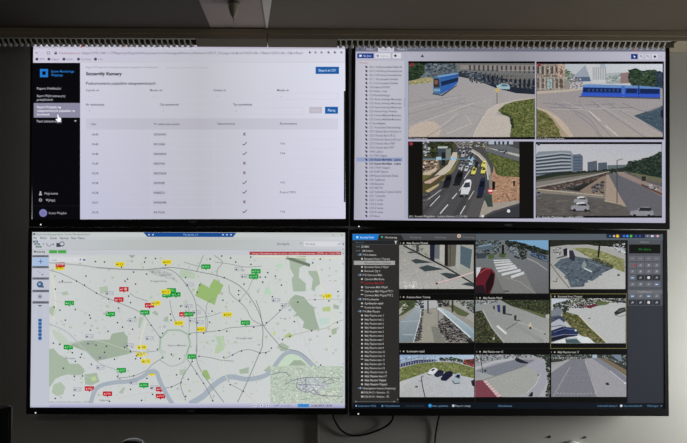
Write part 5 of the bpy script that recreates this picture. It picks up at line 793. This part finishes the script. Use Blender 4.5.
# ------------------------------------------------------------------ the room
TY0, TY1, TYF = -0.165, -0.128, -0.137      # trunking front, rear, foot of the fingers
TILT = math.radians(0.30)
zt = at_y(343.5, 29.3, TY0).z; zp_ = at_y(343.5, 39.2, TY0).z; zf = at_y(343.5, 47.4, TYF).z
XL, XR, YF, ZS, ZC = -2.3, 1.98, -3.9, zt + 0.001, 2.60
ZP = ZS + 0.003
sx = at_y(317.5, 430, 0.0).x
bm = bmesh.new(); add_box(bm, XL, sx, 0.012, 0.16, 0, ZC); add_box(bm, sx, XR, 0.0, 0.16, 0, ZC)
structure(from_bm('wall_back', bm, M['wall']), 'plain back wall behind the monitors')
bm = bmesh.new(); add_box(bm, sx - 0.002, sx + 0.006, -0.004, 0.012, 0, ZS, 0.0015)
structure(from_bm('trim_1', bm, M['pale_trim']), 'thin pale vertical wall joint strip')
bm = bmesh.new(); add_box(bm, XL - 0.15, XR + 0.15, YF - 0.15, 0.16, -0.1, 0.0); structure(from_bm('floor', bm, M['floor']))
def ceil_edge(p0, p1):
    a = at_z(*p0, ZS); b = at_z(*p1, ZS); d = (a - b) / (a.y - b.y)
    return [(b + d * (YF - b.y)), (b + d * (0.0 - b.y))]
def lerp_y(e, y): t = (y - e[0].y) / (e[1].y - e[0].y); return e[0].x + (e[1].x - e[0].x) * t
def tilt(o): o.rotation_euler = (0, TILT, 0); o.location.x = -ZS * math.sin(TILT); return o
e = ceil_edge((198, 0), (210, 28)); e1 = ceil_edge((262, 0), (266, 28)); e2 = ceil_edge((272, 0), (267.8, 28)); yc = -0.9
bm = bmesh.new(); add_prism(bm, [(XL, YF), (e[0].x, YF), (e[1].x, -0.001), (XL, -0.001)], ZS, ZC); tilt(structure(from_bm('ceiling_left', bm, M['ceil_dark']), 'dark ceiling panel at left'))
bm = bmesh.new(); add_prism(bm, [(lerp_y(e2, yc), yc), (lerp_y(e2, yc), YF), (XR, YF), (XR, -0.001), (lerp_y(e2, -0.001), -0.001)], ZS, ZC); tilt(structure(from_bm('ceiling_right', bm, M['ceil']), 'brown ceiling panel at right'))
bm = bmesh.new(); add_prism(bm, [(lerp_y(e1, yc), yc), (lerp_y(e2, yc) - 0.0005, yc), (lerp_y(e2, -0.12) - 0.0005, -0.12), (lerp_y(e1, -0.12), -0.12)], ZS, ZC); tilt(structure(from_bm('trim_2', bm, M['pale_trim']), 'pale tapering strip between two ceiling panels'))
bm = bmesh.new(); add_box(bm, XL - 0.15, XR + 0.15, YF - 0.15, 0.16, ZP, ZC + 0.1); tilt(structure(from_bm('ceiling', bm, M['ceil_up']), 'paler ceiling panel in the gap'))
bm = bmesh.new(); add_box(bm, XL - 0.15, XL, YF, 0.16, 0, ZC); structure(from_bm('wall_left', bm, M['wall_dark']))
bm = bmesh.new(); add_box(bm, XL - 0.15, XR + 0.15, YF - 0.15, YF, 0, ZC); structure(from_bm('wall_front', bm, M['wall_dark']))
WY0, WY1, WZ0, WZ1 = -0.74, -0.12, 0.90, 1.48
bm = bmesh.new()
add_box(bm, XR, XR + 0.15, YF, WY0, 0, ZC); add_box(bm, XR, XR + 0.15, WY1, 0.16, 0, ZC); add_box(bm, XR, XR + 0.15, WY0, WY1, 0, WZ0); add_box(bm, XR, XR + 0.15, WY0, WY1, WZ1, ZC)
structure(from_bm('wall_right', bm, M['wall_dark']))
bm = bmesh.new()
for a in ((WY0, WY0 + 0.04, WZ0, WZ1), (WY1 - 0.04, WY1, WZ0, WZ1), (WY0 + .04, WY1 - .04, WZ0, WZ0 + 0.04), (WY0 + .04, WY1 - .04, WZ1 - 0.04, WZ1)): add_box(bm, XR + 0.04, XR + 0.1, a[0], a[1], a[2], a[3], 0.004)
w1 = structure(from_bm('window_1', bm, M['winframe']), 'window in the right wall, outside the picture')
bm = bmesh.new(); add_box(bm, XR + 0.066, XR + 0.072, WY0 + 0.041, WY1 - 0.041, WZ0 + 0.041, WZ1 - 0.041); from_bm('pane', bm, M['glass'], w1)
# daylight through the window
ld = bpy.data.lights.new('window_daylight', 'AREA'); lo = bpy.data.objects.new('window_daylight', ld); C.objects.link(lo)
ld.shape = 'RECTANGLE'; ld.size = WZ1 - WZ0 - 0.08; ld.size_y = WY1 - WY0 - 0.08; ld.energy = 17.5; ld.color = (0.985, 1.0, 0.985)
lo.location = (XR + 0.03, (WY0 + WY1) / 2, (WZ0 + WZ1) / 2); lo.rotation_euler = (0, math.radians(90), 0)

# added fill light: unseen weak lamp behind the camera lifts the dark areas
t = thing('added_fill_lamp', 'added flat fill lamp behind the camera, outside the picture', 'lamp', (-0.9, -3.45, ZS))
bm = bmesh.new(); add_lathe(bm, [(0.16, 0.0), (0.16, -0.03), (0.13, -0.05)], 32); from_bm('fill_lamp_body', bm, M['white_plastic'], t)
ld2 = bpy.data.lights.new('fill_light', 'AREA'); lo2 = bpy.data.objects.new('fill_light', ld2); C.objects.link(lo2); ld2.shape = 'DISK'; ld2.size = 0.24; ld2.energy = 3.2; ld2.color = (1.0, 0.9, 0.76)
lo2.location = (-0.9, -3.45, ZS - 0.06); lo2.rotation_euler = (math.radians(25), 0, 0)

# ------------------------------------------------------------------ slotted trunking under the ceiling
xs_join = at_y(267, 38, TY0).x; xc0 = at_y(195.6, 44, TY0).x; xc1 = at_y(337.3, 44, TY0).x; x_end = at_y(671.5, 44, TY0).x
PITCHX = 5.72 * 2.85 / F
def lean_box(bm, x0, x1, t0, t1, th):
    """slab leaning back from the panel foot (t=0) towards the finger foot (t=1)"""
    P = lambda t: (TYF - TY0) * t
    Z = lambda t: zp_ + (zf - zp_) * t
    q = [(P(t0), Z(t0)), (P(t1), Z(t1)), (P(t1) + th, Z(t1)), (P(t0) + th, Z(t0))]
    a = [bm.verts.new((x0, y, z)) for y, z in q]; b = [bm.verts.new((x1, y, z)) for y, z in q]
    bm.faces.new(a); bm.faces.new(b[::-1])
    for k in range(4): bm.faces.new((a[k], b[k], b[(k + 1) % 4], a[(k + 1) % 4]))
def trunking(label, x0, x1, cover, slots, plain):
    xm = (x0 + x1) / 2
    t = thing('cable_trunking', label, 'trunking', (xm, TY0, zf - math.tan(TILT) * xm), 'trunking above the monitors'); t.rotation_euler = (0, TILT, 0)
    def fin(name, bm, m, label=None, smooth=False):
        bmesh.ops.translate(bm, vec=(0, 0, -zf), verts=bm.verts); bmesh.ops.recalc_face_normals(bm, faces=bm.faces); o = from_bm(name, bm, m, t, None, smooth)
        if label: o['label'] = label
        return o
    zm = zp_ + (zt - zp_) * 0.45
    bm = bmesh.new(); add_box(bm, x0 - xm, x1 - xm, 0, 0.004, zp_, zm - 0.0006, 0.001); add_box(bm, x0 - xm, x1 - xm, -0.0025, 0.004, zm, zt, 0.001)
    add_box(bm, x0 - xm, x1 - xm, 0.004, -TY0 - 0.001, zt - 0.004, zt - 0.0005); fin('front_panel', bm, M['trunk'])
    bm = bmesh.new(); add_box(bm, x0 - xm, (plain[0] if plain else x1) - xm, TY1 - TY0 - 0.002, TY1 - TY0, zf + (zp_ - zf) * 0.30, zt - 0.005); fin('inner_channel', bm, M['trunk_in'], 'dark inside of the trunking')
    if cover: bm = bmesh.new(); lean_box(bm, cover[0] - xm, cover[1] - xm, 0.0, 1.0, 0.003); fin('cover_plate', bm, M['trunk_cover'], 'plain unslotted cover')
    if plain: bm = bmesh.new(); add_box(bm, plain[0] - xm, plain[1] - xm, 0.004, -TY0 - 0.001, zp_ - 0.0005, zp_ + 0.003, 0.0008); fin('end_plate', bm, M['trunk'], 'plain unslotted underside')
    bm = bmesh.new(); bt = bmesh.new(); x = slots[0] + PITCHX * 0.5
    while x < slots[1]:
        lean_box(bm, x - 0.0026 - xm, x + 0.0026 - xm, 0.0, 0.95, 0.003)
        add_lathe(bt, [(0.001, -0.0022), (0.0058, -0.002), (0.0076, -0.001), (0.0076, 0.001), (0.0058, 0.002), (0.001, 0.0022)], 14, 'y', (x - xm, TYF - TY0, zf + 0.0045)); x += PITCHX
    lean_box(bm, slots[0] - xm, slots[1] - xm, 0.0, 0.10, 0.003)
    fin('slotted_side', bm, M['trunk_rib'], 'row of fingers with open slots'); fin('finger_tips', bt, M['tip'], 'pale rounded finger tips', True)
    return t
trunking('slotted trunking under the ceiling above the web table screen, left length', XL + 0.02, xs_join - 0.0015, (xc0, xs_join - 0.0015), (XL + 0.02, xc0 - 0.002), None)
trunking('slotted trunking under the ceiling above the traffic views screen, right length', xs_join + 0.0015, XR - 0.02, (xs_join + 0.0015, xc1), (xc1 + 0.002, x_end), (x_end + 0.024, XR - 0.02))

# ------------------------------------------------------------------ tapered fitting with cord below the pale ceiling panel
p = at_z(233.7, 2.5, ZP); kx = (p.y + 3.0) / F
t = thing('cord_fitting', 'small tapered olive fitting with a thin cord under the pale ceiling panel', 'ceiling fitting', (p.x, p.y, ZP))
tipz = at_y(233.7, 18.5, p.y).z - ZP; r0 = 5.6 * kx
bm = bmesh.new(); add_lathe(bm, [(r0 * 1.02, -0.0005), (r0 * 1.02, -0.010), (r0 * 0.9, tipz * .4), (r0 * 0.72, tipz * .62), (r0 * 0.5, tipz * 0.82), (r0 * 0.25, tipz * 0.95), (r0 * .1, tipz)], 28)
from_bm('tapered_cup', bm, M['cone'], t, smooth=True)
bm = bmesh.new(); add_lathe(bm, [(r0 * 1.12, -0.0005), (r0 * 1.12, -0.004), (r0 * 1.03, -0.005)], 28); from_bm('collar', bm, M['cord'], t)
q = at_y(234.6, 28.6, TY0) - p; bm = bmesh.new(); add_tube(bm, catmull([Vector((0, 0, tipz + 0.004)), Vector((0, 0, tipz - 0.008)), Vector((q.x * .5, q.y * .5, (tipz + q.z) / 2 - 0.006)), Vector((q.x, q.y + 0.012, q.z))], 8), 0.0012, 8); from_bm('cord', bm, M['cord'], t)

# ------------------------------------------------------------------ cables below the monitors
def cable(name, label, pts, r, group):
    P = [at_y(a, b, y) for a, b, y in pts]; bm = bmesh.new(); add_tube(bm, catmull(P, 8), r, 10)
    return tag(from_bm(name, bm, M['cable'], smooth=True), label, 'cable', group)
cable('power_cable', 'black cable hanging in a loop between the two lower monitors', [(329, 398, -0.036), (332.4, 412, -0.033), (335, 421, -0.02), (341, 430, -0.012), (350, 435, -0.010), (362, 435, -0.010), (376, 431, -0.011), (387, 425.5, -0.012), (392, 420, -0.02), (393.2, 412, -0.033), (394, 398, -0.036)], 0.0037, 'black cables below the monitors')
cable('power_cable', 'black cable dropping straight down below the dark viewer monitor', [(442, 398, -0.036), (440.4, 410, -0.033), (438.6, 418, -0.02), (436.6, 428, -0.01), (435, 441, -0.008), (434.2, 470, -0.008), (434, 560, -0.008)], 0.0034, 'black cables below the monitors')

# ------------------------------------------------------------------ small things low on the wall
for x, y, lab in ((549.8, 436.6, 'small dark wall screw under the dark viewer screen, nearer the hanging cable'), (585.2, 437.2, 'small dark wall screw under the dark viewer screen, farther right')):
    q = at_y(x, y, 0.0); bm = bmesh.new(); add_lathe(bm, [(0.0042, 0.0), (0.0042, -0.003), (0.0026, -0.0055), (0.0012, -0.006)], 14, 'y')
    tag(from_bm('wall_screw', bm, M['screw'], None, (q.x, 0.0, q.z)), lab, 'screw', 'screws in the wall')
q = at_y(572, 450.5, 0.0)
t = thing('wall_socket', 'rounded white wall fitting with dark holes at the bottom edge', 'socket', (q.x, 0.0, q.z))
bm = bmesh.new(); add_lathe(bm, [(0.040, 0.0), (0.040, -0.012), (0.036, -0.018), (0.026, -0.021)], 32, 'y'); from_bm('socket_body', bm, M['white_plastic'], t, smooth=True)
for dx, dz in ((-0.034, 0.018), (-0.004, 0.026)):
    bm = bmesh.new(); add_lathe(bm, [(0.005, -0.0165), (0.005, -0.022), (0.003, -0.0235)], 12, 'y', (dx * .7, 0, dz * .95)); from_bm('socket_hole', bm, M['screw'], t)

# ------------------------------------------------------------------ desk in front, mostly below the picture
dy = -1.25
tp = at_y(13.2, 406.6, dy)
zd = 0.74
t = thing('desk', 'desk below the picture carrying the dark desk monitor', 'desk', (-0.55, -1.3, 0))
bm = bmesh.new(); add_box(bm, -0.75, 0.75, -0.35, 0.35, zd - 0.03, zd, 0.004); from_bm('desk_top', bm, M['desk'], t)
for a in (-0.7, 0.7):
    for b in (-0.3, 0.3): bm = bmesh.new(); add_box(bm, a - 0.025, a + 0.025, b - 0.025, b + 0.025, 0, zd - 0.0305, 0.003); from_bm('leg', bm, M['bracket'], t)
t = thing('desk_monitor', 'dark desk monitor corner at the lower left edge', 'monitor', (tp.x - 0.262 * math.cos(math.radians(40)), dy - 0.262 * math.sin(math.radians(40)), zd))
t.rotation_euler = (0, 0, math.radians(40)); zt_ = tp.z - zd
bm = bmesh.new(); add_box(bm, -0.262, 0.262, 0.0, 0.035, zt_ - 0.33, zt_, 0.004); from_bm('monitor_body', bm, M['desk_black'], t)
bm = bmesh.new(); add_box(bm, -0.252, 0.252, -0.0012, -0.0001, zt_ - 0.312, zt_ - 0.010, 0.0003); from_bm('screen', bm, M['desk_glass'], t)
bm = bmesh.new(); add_box(bm, -0.03, 0.03, 0.0355, 0.06, 0.0125, zt_ - 0.12, 0.004); from_bm('stand', bm, M['desk_black'], t)
bm = bmesh.new(); add_box(bm, -0.12, 0.12, -0.07, 0.12, 0.0005, 0.012, 0.004); from_bm('foot', bm, M['desk_black'], t)
q = at_y(132.5, 438.8, dy)
t = thing('desk_lamp', 'dark glossy rounded lamp top peeking over the bottom edge', 'lamp', (q.x, dy, zd))
rr = 13.5 * 1.75 / F; top = q.z - zd
bm = bmesh.new(); add_lathe(bm, [(rr * 1.05, top - rr * 1.3), (rr * 1.04, top - rr * .9), (rr * .97, top - rr * .55), (rr * .78, top - rr * .22), (rr * .5, top - rr * .06), (rr * .15, top)], 32); from_bm('lamp_shade', bm, M['gloss'], t, smooth=True)
bm = bmesh.new(); add_lathe(bm, [(0.006, 0.012), (0.006, top - rr * 1.29)], 12); from_bm('stem', bm, M['chrome'], t)
bm = bmesh.new(); add_lathe(bm, [(0.06, 0.0005), (0.06, 0.008), (0.05, 0.0125)], 28); from_bm('lamp_base', bm, M['gloss'], t)
bm = bmesh.new(); add_tube(bm, catmull([(rr * .8, -0.012, top - rr * 1.2), (rr * .86, -0.012, top - rr * .6), (rr * .8, -0.012, top - rr * .05)], 6), 0.0016, 8); from_bm('side_rod', bm, M['chrome'], t, smooth=True)

# ------------------------------------------------------------------ world and colour management
w = bpy.data.worlds.new('world'); SC.world = w; w.use_nodes = True
nt = w.node_tree; bg = nt.nodes['Background']; sky = nt.nodes.new('ShaderNodeTexSky')
try: sky.sky_type = 'HOSEK_WILKIE'
except Exception: pass
nt.links.new(sky.outputs['Color'], bg.inputs['Color']); bg.inputs['Strength'].default_value = 0.3
vs = SC.view_settings; vs.view_transform = 'Standard'; vs.look = 'None'; vs.exposure = 0.0; vs.gamma = 1.0; vs.use_curve_mapping = False
